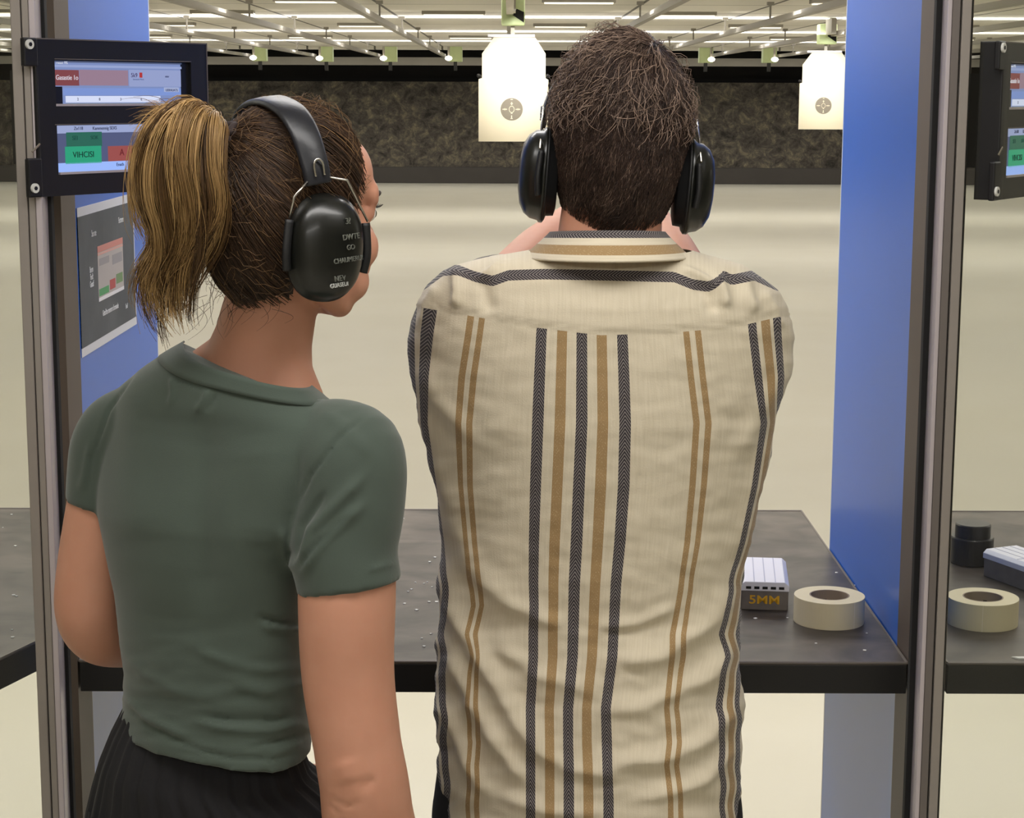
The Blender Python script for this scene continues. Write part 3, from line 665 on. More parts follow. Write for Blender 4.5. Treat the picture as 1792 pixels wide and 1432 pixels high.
# ------------------------------------------------------------ ear muffs
def ear_muffs(T, label, tilt, txt, pz=-.047, bx=1.0, bz=1.0):
    root = empty('ear_muffs', label=label, cat='ear muffs', group='black ear muffs worn by the two people'); root.matrix_world = T
    Tl = Matrix.Rotation(tilt, 4, 'X')
    piv = Vector((0, .0, pz))
    for s in (-1, 1):
        rings = []
        for x, ry, rz in [(0, .030, .040), (.002, .036, .048), (.011, .037, .049), (.0125, .041, .054), (.015, .0435, .0575), (.019, .0435, .0575), (.021, .041, .055), (.030, .0395, .053), (.038, .035, .047), (.044, .026, .036), (.047, .012, .018)]:
            rings.append([(s * (.071 + x), piv.y + np.sign(math.cos(a)) * abs(math.cos(a)) ** .85 * ry, piv.z + np.sign(math.sin(a)) * abs(math.sin(a)) ** .85 * rz) for a in [2 * math.pi * i / 48 for i in range(48)]])
        c = MB().loft(rings[4:]).build('ear_cup', M['muff'], root, smooth=True)
        MB().loft(rings[:5]).build('ear_cushion', M['muff_matte'], c, smooth=True)
        # pivot shoes at front and back of the cup
        for sy in (-1, 1):
            g = MB(); g.tube([(s * .094, piv.y + sy * .044, piv.z + .028), (s * .096, piv.y + sy * .0465, piv.z - .004), (s * .094, piv.y + sy * .044, piv.z - .025)], [(.0035, .005)] * 3, 8)
            g.build('pivot_shoe', M['muff_matte'], c, smooth=True)
        if txt and s == 1:
            for st, y, z, sz in [('3?', .012, .030, .009), ('DWTE', .016, .014, .0085), ('GO', .016, .003, .0075), ('CHAUMERUI', .014, -.010, .0075), ('NEV', .006, -.030, .0085), ('GUASEUI', .006, -.037, .0065)]:
                r2 = 1 - ((y) / .05) ** 2 - (z / .066) ** 2; xx = .071 + .032 + .017 * max(0, r2) ** .5
                text(st, sz, M['printw'] if st == 'GUASEUI' else M['print'], frame((xx, piv.y + y, piv.z + z), (-.35, 1, .12), (-.1, -.12, 1)), c, 'cup_lettering', ext=.0006)
    # headband
    path = [(-.101, .034), (-.099, .055), (-.088, .088), (-.066, .112), (-.035, .124), (0, .128), (.035, .124), (.066, .112), (.088, .088), (.099, .055), (.101, .034)]
    pts = [Vector((x * bx, 0, z * bz)) for x, z in path]; mb = MB(); rings = []
    fine = []
    for i in range(len(pts) - 1):
        a, b, c, d = pts[max(i - 1, 0)], pts[i], pts[i + 1], pts[min(i + 2, len(pts) - 1)]
        for q in range(5):
            t = q / 5; fine.append(.5 * ((2 * b) + (c - a) * t + (2 * a - 5 * b + 4 * c - d) * t * t + (3 * b - a - 3 * c + d) * t ** 3))
    fine.append(pts[-1]); n = len(fine)
    for i, p in enumerate(fine):
        t = (fine[min(i + 1, n - 1)] - fine[max(i - 1, 0)]).normalized(); o = Vector((t.z, 0, -t.x)) * -1; u = abs(2 * i / (n - 1) - 1); w = .0175 - .003 * u
        if o.dot(p - Vector((0, 0, .03))) < 0: o = -o
        sec = [(-w, -.002), (-w, .0015), (-w * .75, .004), (0, .0048), (w * .75, .004), (w, .0015), (w, -.002), (0, -.0025)]
        rings.append([p + Vector((0, y, 0)) + o * h for y, h in sec])
    mb.loft(rings); mb.xf(Matrix.Translation(piv) @ Tl @ Matrix.Translation(-piv)); hb = mb.build('headband', M['band'], root, smooth=True)
    TT = Matrix.Translation(piv) @ Tl @ Matrix.Translation(-piv)
    for s in (-1, 1):
        w = MB(); e = TT @ Vector((s * .103 * bx, -.013, .036)); f = TT @ Vector((s * .103 * bx, .013, .036))
        w.tube([e, TT @ Vector((s * .105 * bx, -.031, .024)), (s * .096, piv.y - .045, piv.z + .03)], .0014, 8, smooth_path=False)
        w.tube([f, TT @ Vector((s * .105 * bx, .031, .030)), (s * .096, piv.y + .045, piv.z + .03)], .0014, 8, smooth_path=False)
        w.build('wire_yoke', M['wire'], root, smooth=True)
        lp = MB(); q = [TT @ Vector((s * .1065 * bx, y, z)) for y, z in ((-.004, .040), (-.004, .052), (-.001, .057), (.003, .057), (.006, .052), (.006, .040))]
        lp.tube(q, .0013, 8).build('wire_loop', M['wire'], hb, smooth=True)
    return root

# ============================================================ THE MAN
def man():
    root = empty('person', (.14, 2.33, 0), label='person in a cream shirt with brown and black stripes, seen from behind, aiming a pistol', cat='person')
    HM = Matrix.Translation(P(1086, 228, 2.30)) @ Matrix.Rotation(math.radians(4.5), 4, 'Y') @ Matrix.Rotation(math.radians(-3), 4, 'X')
    inv = Matrix.Translation((-root.location.x, -root.location.y, 0))
    mb = MB(); head_parts(mb, HM, .955)
    # neck, torso, arms, hands, legs as one body
    mb.tube([P(1080, 290, 2.31), P(1072, 360, 2.30), P(1066, 430, 2.295), P(1062, 520, 2.33)], [(.058, .060), (.061, .060), (.064, .062), (.08, .07)], 28)
    mb.tube([P(1060, 500, 2.33), P(1060, 600, 2.35), P(1055, 900, 2.37), P(1045, 1150, 2.37), P(1035, 1400, 2.37)], [(.10, .06), (.16, .09), (.155, .09), (.145, .085), (.15, .09)], 28)
    GX = .155; gz = 1.565; gy = 2.93
    for s, sh, el, wr in ((-1, P(825, 595, 2.35), P(893, 500, 2.60), Vector((GX - .045, gy - .05, gz - .03))), (1, P(1278, 598, 2.35), P(1203, 508, 2.60), Vector((GX + .045, gy - .05, gz - .02)))):
        mb.tube([P(1060, 560, 2.34), sh, (sh + el) / 2, el, (el * .6 + wr * .4) + Vector((0, 0, .004)), wr], [.05, .05, .047, .043, .040, .027], 20)
        hand(mb, wr, (-s * .62, .75, .1), (-s * .8, -.55, 0), .55, -s, k=1.0) if s == 1 else hand(mb, wr, (.7, .7, .05), (.75, -.65, 0), .5, 1, k=1.0)
    hx = P(1030, 1400, 2.37).x
    for s in (-1, 1):
        mb.tube([(hx + s * .09, 2.37, .95), (hx + s * .10, 2.37, .75), (hx + s * .11, 2.36, .48), (hx + s * .12, 2.38, .1), (hx + s * .12, 2.38, .06)], [.09, .08, .055, .04, .04], 20)
        mb.tube([(hx + s * .12, 2.36, .05), (hx + s * .12, 2.5, .035)], [.035, .03], 14)
    mb.xf(inv); body = remesh(mb, .0045, 5, 'body', M['skin2'], root)
    # eyes, brows
    for s in (-1, 1):
        MB().ball((s * .031, .0835, -.001), .0105, 20, 14).xf(inv @ HM).build('eye', mat('eye_white', 'e8e2da', .2), root, smooth=True)
        MB().ball((s * .031, .0915, -.001), (.005, .0035, .005), 16, 10).xf(inv @ HM).build('iris', mat('iris_brown', '3a281a', .2), root, smooth=True)
        MB().tube([(s * .014, .0935, .019), (s * .030, .0935, .024), (s * .046, .084, .019)], [(.003, .003), (.0035, .0035), (.002, .002)], 8).xf(inv @ HM).build('eyebrow', M['hair_base_m'], root, smooth=True)
    # ---- shirt
    SIL = [(440, 925, 1210), (448, 880, 1236), (455, 838, 1262), (465, 800, 1300), (478, 776, 1322), (490, 760, 1336), (510, 742, 1357), (530, 731, 1370), (560, 719, 1383), (590, 714, 1388), (620, 715, 1387), (650, 719, 1381), (690, 729, 1368), (740, 745, 1350), (780, 757, 1341), (850, 766, 1326), (950, 772, 1307), (1050, 769, 1293), (1150, 765, 1292), (1250, 762, 1298), (1320, 764, 1298), (1400, 768, 1290), (1520, 776, 1284)]
    DEP = [(440, 2.285, .065), (455, 2.295, .084), (480, 2.31, .108), (520, 2.33, .135), (600, 2.35, .155), (720, 2.36, .16), (900, 2.37, .15), (1050, 2.375, .14), (1300, 2.37, .15), (1520, 2.36, .155)]
    hemf = lambda a: 1300 + 190 * np.clip(np.abs(np.sin(a)) * 1.5, 0, 1) ** 1.3 + 30 * (np.cos(a) > 0) * np.abs(np.cos(a)) ** 3
    nr, nc = 260, 300
    V, Fc, A, _ = body_loft(SIL, DEP, 440, hemf, nr, nc, 2.25)
    px, py = proj(V); N = normals(V, Fc)
    if (N[(nr // 2) * nc + 3 * nc // 4] @ np.array([0, -1, 0])) < 0: N = -N
    back = np.clip(-N[:, 1] * 2, 0, 1)
    d = np.zeros(len(V)); R_ = lambda pts, w, amp: ridge(px, py, pts, w) * amp
    # pulls and folds read off the cloth
    for pts, w, amp in [
        ([(775, 1000), (800, 1075), (850, 1160), (900, 1250), (960, 1330)], 16, .010), ([(785, 1120), (830, 1230), (880, 1310), (930, 1380)], 15, .009),
        ([(770, 1210), (810, 1310), (850, 1390)], 14, .009), ([(820, 1000), (900, 1060), (1000, 1100)], 15, .006), ([(860, 1120), (940, 1180), (1040, 1210)], 16, .005),
        ([(1290, 1010), (1240, 1090), (1150, 1150), (1050, 1160)], 17, .007), ([(1295, 1110), (1230, 1190), (1130, 1235), (1040, 1240)], 16, .007),
        ([(1298, 1210), (1240, 1290), (1150, 1330), (1040, 1335)], 16, .008), ([(1290, 1300), (1220, 1370), (1120, 1400)], 14, .008),
        ([(900, 1290), (1000, 1345), (1100, 1360)], 15, .006), ([(870, 1390), (960, 1420), (1060, 1425)], 14, .006),
        ([(1180, 1060), (1120, 1090), (1050, 1095)], 10, .004), ([(790, 900), (830, 990), (900, 1040)], 18, .005),
        ([(735, 640), (770, 700), (830, 770)], 16, .005), ([(728, 700), (760, 790), (800, 900)], 16, .006), ([(1375, 640), (1330, 720), (1290, 800)], 16, .005), ([(1350, 760), (1318, 850), (1290, 960)], 14, .005),
        ([(800, 470), (805, 510), (800, 540)], 9, .007), ([(840, 480), (850, 520), (860, 550)], 12, -.004), ([(880, 462), (862, 478), (835, 492)], 8, .006),
        ([(1255, 478), (1258, 500), (1270, 540)], 9, .007), ([(1300, 480), (1305, 520), (1320, 550)], 11, .006), ([(1215, 500), (1240, 520), (1250, 550)], 11, -.004), ([(1190, 470), (1225, 485), (1250, 500)], 7, .005),
        ([(1330, 510), (1350, 540), (1368, 575)], 9, .004), ([(770, 500), (750, 530), (735, 570)], 9, .004)]:
        d += R_(pts, w, amp * 1.35)
    nv = np.array([noise.noise(Vector((a_ * .012, b_ * .02, 3.1))) + .5 * noise.noise(Vector((a_ * .03, b_ * .05, 9.1))) for a_, b_ in zip(px, py)])
    low = np.clip((py - 900) / 300, 0, 1); side = np.clip(np.abs(px - 1045) / 270 - .3, 0, 1)
    d += nv * (.0015 + .003 * low + .002 * side)
    d += low * side * .0016 * np.sin(py / 13.0 + px / 26.0)
    yk = np.interp(px, [735, 817, 934, 1051, 1169, 1286, 1362], [534, 548, 569, 583, 579, 569, 551])
    d += np.where(py < yk, .0018, 0) - .0012 * np.exp(-((py - yk + 4) / 2.2) ** 2)
    d *= np.where(back > .02, 1, .3)
    V = V + N * d[:, None]
    # weave coordinates: where each woven stripe of the cloth runs
    U0 = [700, 722, 742, 804, 824, 943, 981, 1018, 1054, 1092, 1212, 1233, 1332, 1352, 1368, 1400]
    TB = [(540, 690, 715, 757, 826, 846, 951, 986, 1019, 1053, 1087, 1196, 1216, 1313, 1337, 1359, 1400),
          (585, 690, 712, 750, 820, 840, 947, 984, 1018, 1053, 1089, 1201, 1222, 1317, 1341, 1362, 1395),
          (660, 695, 718, 742, 808, 829, 944, 982, 1018, 1054, 1092, 1209, 1230, 1326, 1349, 1368, 1395),
          (741, 715, 728, 741, 802, 821, 941, 980, 1018, 1055, 1094, 1219, 1240, 1338, 1352, 1362, 1385),
          (850, 730, 745, 758, 806, 822, 937, 975, 1013, 1051, 1092, 1212, 1232, 1322, 1334, 1344, 1360),
          (950, 740, 757, 772, 815, 830, 934, 970, 1009, 1046, 1085, 1203, 1221, 1300, 1312, 1322, 1340),
          (1020, 742, 762, 778, 822, 838, 933, 968, 1005, 1042, 1078, 1193, 1209, 1279, 1290, 1300, 1320),
          (1060, 742, 762, 778, 829, 843, 934, 968, 1004, 1040, 1076, 1187, 1204, 1276, 1289, 1300, 1320),
          (1110, 740, 758, 773, 818, 832, 933, 967, 1003, 1038, 1074, 1177, 1198, 1264, 1281, 1294, 1318),
          (1150, 740, 758, 774, 826, 834, 933, 967, 1002, 1036, 1072, 1176, 1195, 1272, 1285, 1296, 1318),
          (1240, 740, 758, 776, 817, 832, 928, 961, 994, 1027, 1060, 1167, 1184, 1257, 1278, 1290, 1315),
          (1300, 738, 760, 778, 824, 838, 928, 962, 994, 1027, 1062, 1172, 1190, 1266, 1282, 1294, 1315),
          (1340, 738, 762, 780, 819, 834, 928, 962, 995, 1029, 1063, 1167, 1184, 1262, 1278, 1290, 1315),
          (1400, 738, 764, 784, 819, 835, 928, 962, 995, 1030, 1065, 1174, 1192, 1266, 1280, 1292, 1315), (1600, 738, 764, 784, 819, 835, 928, 962, 995, 1030, 1065, 1174, 1192, 1266, 1280, 1292, 1315)]
    TBa = np.array(TB, float)
    front = np.sin(A) > 0
    Vb = V.copy(); Vb[front, 1] = 2 * 2.36 - Vb[front, 1]
    qx, qy = proj(Vb)
    cols = [np.interp(qy, TBa[:, 0], TBa[:, i + 1]) for i in range(16)]
    wob = np.clip((qy - 980) / 60, 0, 1) * 3.0 * (np.sin(qy / 17.) + .6 * np.sin(qy / 9.3 + 1)) * np.clip(np.abs(qx - 1020) / 190 - .75, 0, 1)
    qx2 = qx + wob; u = np.zeros(len(V)); C_ = np.stack(cols, 1)
    u = np.where(qx2 <= C_[:, 0], U0[0] + qx2 - C_[:, 0], np.where(qx2 >= C_[:, 15], U0[15] + qx2 - C_[:, 15], 0))
    for i in range(15):
        k = (qx2 > C_[:, i]) & (qx2 <= C_[:, i + 1]); u[k] = U0[i] + (U0[i + 1] - U0[i]) * ((qx2 - C_[:, i]) / (C_[:, i + 1] - C_[:, i]))[k]
    ykq = np.interp(qx, [735, 817, 934, 1051, 1169, 1286, 1362], [538, 552, 573, 587, 583, 573, 555])
    stq = np.interp(qx, [740, 775, 800, 830, 862, 890, 950, 1060, 1180, 1212, 1240, 1256, 1266, 1280, 1320, 1360], [500, 474, 472, 484, 492, 482, 480, 482, 485, 498, 502, 494, 482, 490, 482, 500])
    st2 = np.interp(qx, [820, 850, 880], [455, 460, 440]) ; st2 = np.where((qx > 815) & (qx < 875), st2, 300)
    uv = np.stack([u / 1000, qy / 1000], 1); uv2 = np.stack([(ykq - qy) / 1000 + .5, (qy - stq) / 1000 + .5], 1)
    # ---- woven cloth material
    def shirtmat(kind):
        m = mat('striped_shirt_' + kind, 'cfc3ab', .88, bump=None, sheen=.15); nt = m.node_tree; b = nt.nodes['Principled BSDF']; Lk = nt.links.new
        def mth(op, a, b_=None, c=None):
            n = nt.nodes.new('ShaderNodeMath'); n.operation = op
            for i, q in enumerate((a, b_, c)):
                if q is None: continue
                if isinstance(q, (int, float)): n.inputs[i].default_value = q
                else: Lk(q, n.inputs[i])
            return n.outputs[0]
        a1 = nt.nodes.new('ShaderNodeUVMap'); a1.uv_map = 'UVMap'; a2 = nt.nodes.new('ShaderNodeUVMap'); a2.uv_map = 'Second'
        s1 = nt.nodes.new('ShaderNodeSeparateXYZ'); Lk(a1.outputs[0], s1.inputs[0]); s2 = nt.nodes.new('ShaderNodeSeparateXYZ'); Lk(a2.outputs[0], s2.inputs[0])
        U, Vv = s1.outputs[0], s1.outputs[1]
        if kind == 'body':
            stripes = [(.722, .007, 1), (.742, .0075, 1), (.804, .0056, 0), (.824, .0056, 0), (.943, .0098, 1), (.981, .0092, 0), (1.018, .0098, 1), (1.054, .0092, 0), (1.092, .0098, 1), (1.212, .0056, 0), (1.233, .0056, 0), (1.332, .0068, 1), (1.352, .0062, 0), (1.368, .0056, 1)]
        else: stripes = kind == 'collar' and [(.006, .007, 1), (.034, .0085, 0)] or [(.2, .03, 1), (.3, .03, 0), (.7, .03, 1), (.8, .03, 0)]
        dark = tan = loc = None
        for c, hw, dk in stripes:
            q = mth('COMPARE', U, c, hw)
            if dk: dark = q if dark is None else mth('ADD', dark, q)
            else: tan = q if tan is None else mth('ADD', tan, q)
            l = mth('MULTIPLY', mth('ABSOLUTE', mth('SUBTRACT', U, c)), q); loc = l if loc is None else mth('ADD', loc, l)
        if kind == 'body':
            yoke = mth('GREATER_THAN', s2.outputs[0], .5); ny = mth('SUBTRACT', 1, yoke)
            dark = mth('MULTIPLY', dark, ny); tan = mth('MULTIPLY', tan, ny)
            ys = mth('MULTIPLY', mth('COMPARE', s2.outputs[1], .5, .0092), yoke); dark = mth('ADD', dark, ys)
            loc = mth('ADD', mth('MULTIPLY', loc, ny), mth('MULTIPLY', mth('MULTIPLY', mth('ABSOLUTE', mth('SUBTRACT', s2.outputs[1], .5)), ys), 1))
            along = mth('ADD', mth('MULTIPLY', Vv, ny), mth('MULTIPLY', U, yoke))
        else: along = Vv
        ch = mth('FRACT', mth('ADD', mth('MULTIPLY', along, 150), mth('MULTIPLY', loc, -230))); chev = mth('LESS_THAN', ch, .34)
        n = nt.nodes.new('ShaderNodeTexNoise'); n.inputs['Scale'].default_value = 1; n.inputs['Detail'].default_value = 5
        mp = nt.nodes.new('ShaderNodeMapping'); mp.inputs['Scale'].default_value = (260, 14, 1); Lk(a1.outputs[0], mp.inputs[0]); Lk(mp.outputs[0], n.inputs['Vector'])
        n2 = nt.nodes.new('ShaderNodeTexNoise'); n2.inputs['Scale'].default_value = 380; n2.inputs['Detail'].default_value = 3; Lk(a1.outputs[0], n2.inputs['Vector'])
        def mix(f, c1, c2):
            x = nt.nodes.new('ShaderNodeMix'); x.data_type = 'RGBA'; Lk(f, x.inputs[0])
            for i, c in ((6, c1), (7, c2)):
                if isinstance(c, str): x.inputs[i].default_value = lin(c)
                else: Lk(c, x.inputs[i])
            return x.outputs[2]
        base = mix(n.outputs[0], 'c4b89f', 'dbd1bb')
        grain = mth('GREATER_THAN', n2.outputs[0], .56)
        tanc = mix(mth('MULTIPLY', mth('MULTIPLY', chev, grain), .5), '9d8158', 'c4ad88'); darkc = mix(mth('MULTIPLY', chev, .5), '2a242a', 'b8afa8')
        Lk(mix(dark, mix(tan, base, tanc), darkc), b.inputs['Base Color'])
        bp = nt.nodes.new('ShaderNodeBump'); bp.inputs['Strength'].default_value = .35; bp.inputs['Distance'].default_value = .001
        Lk(mth('ADD', n2.outputs[0], mth('MULTIPLY', n.outputs[0], .8)), bp.inputs['Height']); Lk(bp.outputs[0], b.inputs['Normal'])
        return m
    off = np.array([root.location.x, root.location.y, 0])
    sh = newmesh('shirt', V - off, Fc, shirtmat('body'), root, uv=uv, uv2=uv2)
    # sleeves (end in a rolled cuff just before the elbow)
    sm = shirtmat('sleeve')
    for s, pts in ((-1, [P(822, 600, 2.36), P(832, 560, 2.42), P(858, 528, 2.50), P(888, 515, 2.56)]), (1, [P(1280, 605, 2.36), P(1268, 565, 2.42), P(1240, 532, 2.50), P(1208, 520, 2.56)])):
        t = MB().tube(pts, [.060, .062, .060, .055], 32, cap=False, sub=10); n = len(t.V)
        uvs = np.array([((i % 32) / 32, (i // 32) * .008) for i in range(n)])
        o = newmesh('sleeve', np.array([tuple(v) for v in t.V]) - off, t.F, sm, sh, uv=uvs, uv2=uvs); so = o.modifiers.new('s', 'SOLIDIFY'); so.thickness = .002
    # collar
    nc2, nr2 = 120, 22; a = np.linspace(math.radians(-232), math.radians(52), nc2); Vc = []; uc = []
    for j in range(nr2):
        t = j / (nr2 - 1)
        for q in a:
            bk = max(0, -math.sin(q)); fr_ = max(0, math.sin(q))
            py0 = 404 - 7 * bk + 26 * fr_ + 3 * (1 - bk); py1 = 450 - 5 * bk + 30 * fr_
            hw = 100 + 46 * t ** 1.1; dd = .073 + .036 * t
            yy = py0 + (py1 - py0) * t; p = P(1061 + (1 - t) * 2 + hw * math.cos(q), yy, 2.283); bul = .002 * math.sin(math.pi * t)
            Vc.append((p.x, 2.283 + (dd + bul) * math.sin(q), p.z)); uc.append((t * .053, (q + 5) * .12))
    Fcc = [(j * nc2 + k, (j + 1) * nc2 + k, (j + 1) * nc2 + k + 1, j * nc2 + k + 1) for j in range(nr2 - 1) for k in range(nc2 - 1)]
    co = newmesh('collar', np.array(Vc) - off, Fcc, shirtmat('collar'), sh, uv=np.array(uc), uv2=np.array(uc)); so = co.modifiers.new('s', 'SOLIDIFY'); so.thickness = .0025; so.offset = 0
    # trousers and belt line
    tr = MB(); cxm = (P(752, 1432, 2.36).x + P(1303, 1432, 2.36).x) / 2; tr.tube([(cxm - .003, 2.37, 1.0), (cxm - .003, 2.37, .93), (cxm, 2.36, .86), (cxm, 2.36, .78), (cxm, 2.36, .72)], [(.16, .10), (.178, .115), (.196, .128), (.206, .13), (.20, .12)], 40)
    for s in (-1, 1): tr.tube([(cxm + s * .09, 2.365, .88), (hx + s * .10, 2.36, .72), (hx + s * .11, 2.36, .46), (hx + s * .12, 2.38, .25), (hx + s * .12, 2.38, .05)], [.105, .098, .078, .068, .066], 28)
    tr.xf(inv); to = remesh(tr, .007, 6, 'trousers', M['trouser'], root)
    MB().tube([P(1268, 1432, 2.30) + Vector((0, 0, .0)), P(1284, 1395, 2.31), P(1291, 1375, 2.33)], .0022, 8).xf(inv).build('pocket_seam', M['alu_dark'], to)
    for s in (-1, 1): shoe(hx + s * .12 - root.location.x, 2.36 - root.location.y, M['shoe'], root)
    # ---- hair
    rng = np.random.default_rng(3)
    def rad(d):
        rz = np.where(d[:, 2] > 0, .117, .150); rx = np.where(d[:, 2] > 0, .081, .081); ry = np.where(d[:, 1] > 0, .097, .104)
        return 1 / np.sqrt((d[:, 0] / rx) ** 2 + (d[:, 1] / ry) ** 2 + (d[:, 2] / rz) ** 2)
    def keep(d):
        p = d * rad(d)[:, None]; face = (p[:, 1] > .045 - .2 * np.clip(p[:, 2], -1, 0)) & (p[:, 2] < .062) | ((p[:, 1] > .012) & (p[:, 2] < -.02))
        nape = p[:, 2] < (-.121 + .55 * np.abs(p[:, 0]) + .0 * p[:, 1]); low = (p[:, 2] < -.05) & (p[:, 1] > -.012)
        return ~(face | nape | low)
    HMn = np.array(inv @ HM)
    toW = lambda p: p @ HMn[:3, :3].T + HMn[:3, 3]
    # dense under-layer following the skull
    Vs, Fs = [], []; nu, nv_ = 96, 72
    dd_ = np.array([(math.sin(math.pi * j / nv_) * math.cos(2 * math.pi * i / nu), math.sin(math.pi * j / nv_) * math.sin(2 * math.pi * i / nu), math.cos(math.pi * j / nv_)) for j in range(nv_ + 1) for i in range(nu)])
    kp = keep(dd_); Ps = toW(dd_ * (rad(dd_) * (1 + .004 * RNG.standard_normal(len(dd_))))[:, None])
    for j in range(nv_):
        for i in range(nu):
            f = (j * nu + i, (j + 1) * nu + i, (j + 1) * nu + (i + 1) % nu, j * nu + (i + 1) % nu)
            if all(kp[list(f)]): Fs.append(f)
    hb = newmesh('hair', Ps, Fs, M['hair_base_m'], root); so = hb.modifiers.new('s', 'SOLIDIFY'); so.thickness = .006; so.offset = -1
    def groom(n, crown, lmin, lmax, lift, jit, sel=None, seed=1):
        rg = np.random.default_rng(seed); d = unit(rg.standard_normal((n * 3, 3))); d = d[keep(d)]
        if sel is not None: d = d[sel(d)]
        d = d[:n]; cr_ = unit(np.array(crown)); nzv = rough_noise(d, 4.5, seed * 3.1); nz2 = rough_noise(d, 14, seed * 1.7)
        tang = d - (d @ cr_)[:, None] * cr_; tang = unit(tang) ; axis = unit(np.cross(cr_[None], d))
        tdir = unit(np.cross(axis, d)); tdir = unit(tdir + jit * 1.6 * nzv + jit * 1.5 * nz2 + .05 * rg.standard_normal((len(d), 3)))
        tdir = unit(tdir - (tdir * d).sum(1, keepdims=True) * d)
        top = np.clip((d[:, 2] - .0) / .8, 0, 1); ln = (lmin + (lmax - lmin) * top) * rg.uniform(.7, 1.15, len(d)); K = 9; pth = []
        curl = rg.standard_normal(len(d)) * .5 * jit
        side = np.cross(d, tdir)
        for q in range(K):
            s_ = q / (K - 1); ang = ln * s_ / .1; dir_ = d * np.cos(ang)[:, None] + (tdir * np.cos(curl * s_ * 2)[:, None] + side * np.sin(curl * s_ * 2)[:, None]) * np.sin(ang)[:, None]; dir_ = unit(dir_)
            lf = (lift[0] + (lift[1] - lift[0]) * top) * (s_ ** .8) * (1.0 - .55 * s_ * s_) * rg.uniform(.6, 1.4)
            lfv = lf * (1 + .5 * nz2[:, 0] + .35 * rg.standard_normal(len(d)) * .5)
            pth.append(dir_ * (rad(dir_) + lfv)[:, None])
        pth = np.stack(pth, 1); sh_ = pth.shape; return toW(pth.reshape(-1, 3)).reshape(sh_), rg
    cr0 = (.27, -.24, .93)
    p1, rg = groom(19000, cr0, .022, .052, (.003, .008), .20, seed=5)
    strands('hair_strands', p1, .00036, .00014, M['hair_m'], hb, np.clip(rg.normal(.36, .16, len(p1)) + .22 * np.clip(p1[:, 0, 2] - P(1086, 190, 2.3).z, 0, .1) / .1 + .25 * rough_noise(p1[:, 0, :], 60)[:, 0], 0, 1))  # strands turn paler with height, overhead light put into their colour
    p2, rg = groom(700, cr0, .03, .065, (.007, .022), .5, sel=lambda d: d[:, 2] > .15, seed=9)
    strands('stray_strands', p2, .0005, .0002, M['hair_m'], hb, np.clip(rg.normal(.8, .15, len(p2)), 0, 1))
    p3, rg = groom(2600, (.05, -.75, .66), .04, .07, (.006, .011), .06, sel=lambda d: (d[:, 2] > .72) & (d[:, 1] > -.22) & (d[:, 0] > -.45), seed=12)
    strands('top_strands', p3, .0004, .00018, M['hair_q'], hb, np.clip(rg.normal(.45, .2, len(p3)), 0, 1))
    ear_muffs(HM, 'black ear muffs worn by the person in the striped shirt', math.radians(-44), False, -.061, .90)
    # ---- pistol
    g = empty('pistol', (GX, gy + .02, gz), label='black pistol held in both hands by the person in the striped shirt', cat='pistol')
    MB().box(-.0125, .0125, -.03, .16, .045, .075).build('slide', M['gun'], g, bevel=.003)
    MB().box(-.011, .011, -.01, .15, .025, .045).build('frame', M['muff_matte'], g, bevel=.002)
    MB().add([(x, y, z) for x in (-.014, .014) for y, z in ((-.005, .03), (.04, .03), (.025, -.065), (-.03, -.065))], [(0, 1, 2, 3), (7, 6, 5, 4), (0, 4, 5, 1), (1, 5, 6, 2), (2, 6, 7, 3), (3, 7, 4, 0)]).build('grip', M['muff_matte'], g, bevel=.003)
    MB().tube([(0, .04, .026), (0, .045, .005), (0, .06, -.003), (0, .08, .003), (0, .088, .026)], .003, 8).build('trigger_guard', M['gun'], g)
    MB().box(-.004, .004, .15, .156, .075, .081).box(-.01, -.004, -.025, -.018, .075, .081).box(.004, .01, -.025, -.018, .075, .081).build('sight', M['gun'], g)
    return root
man()

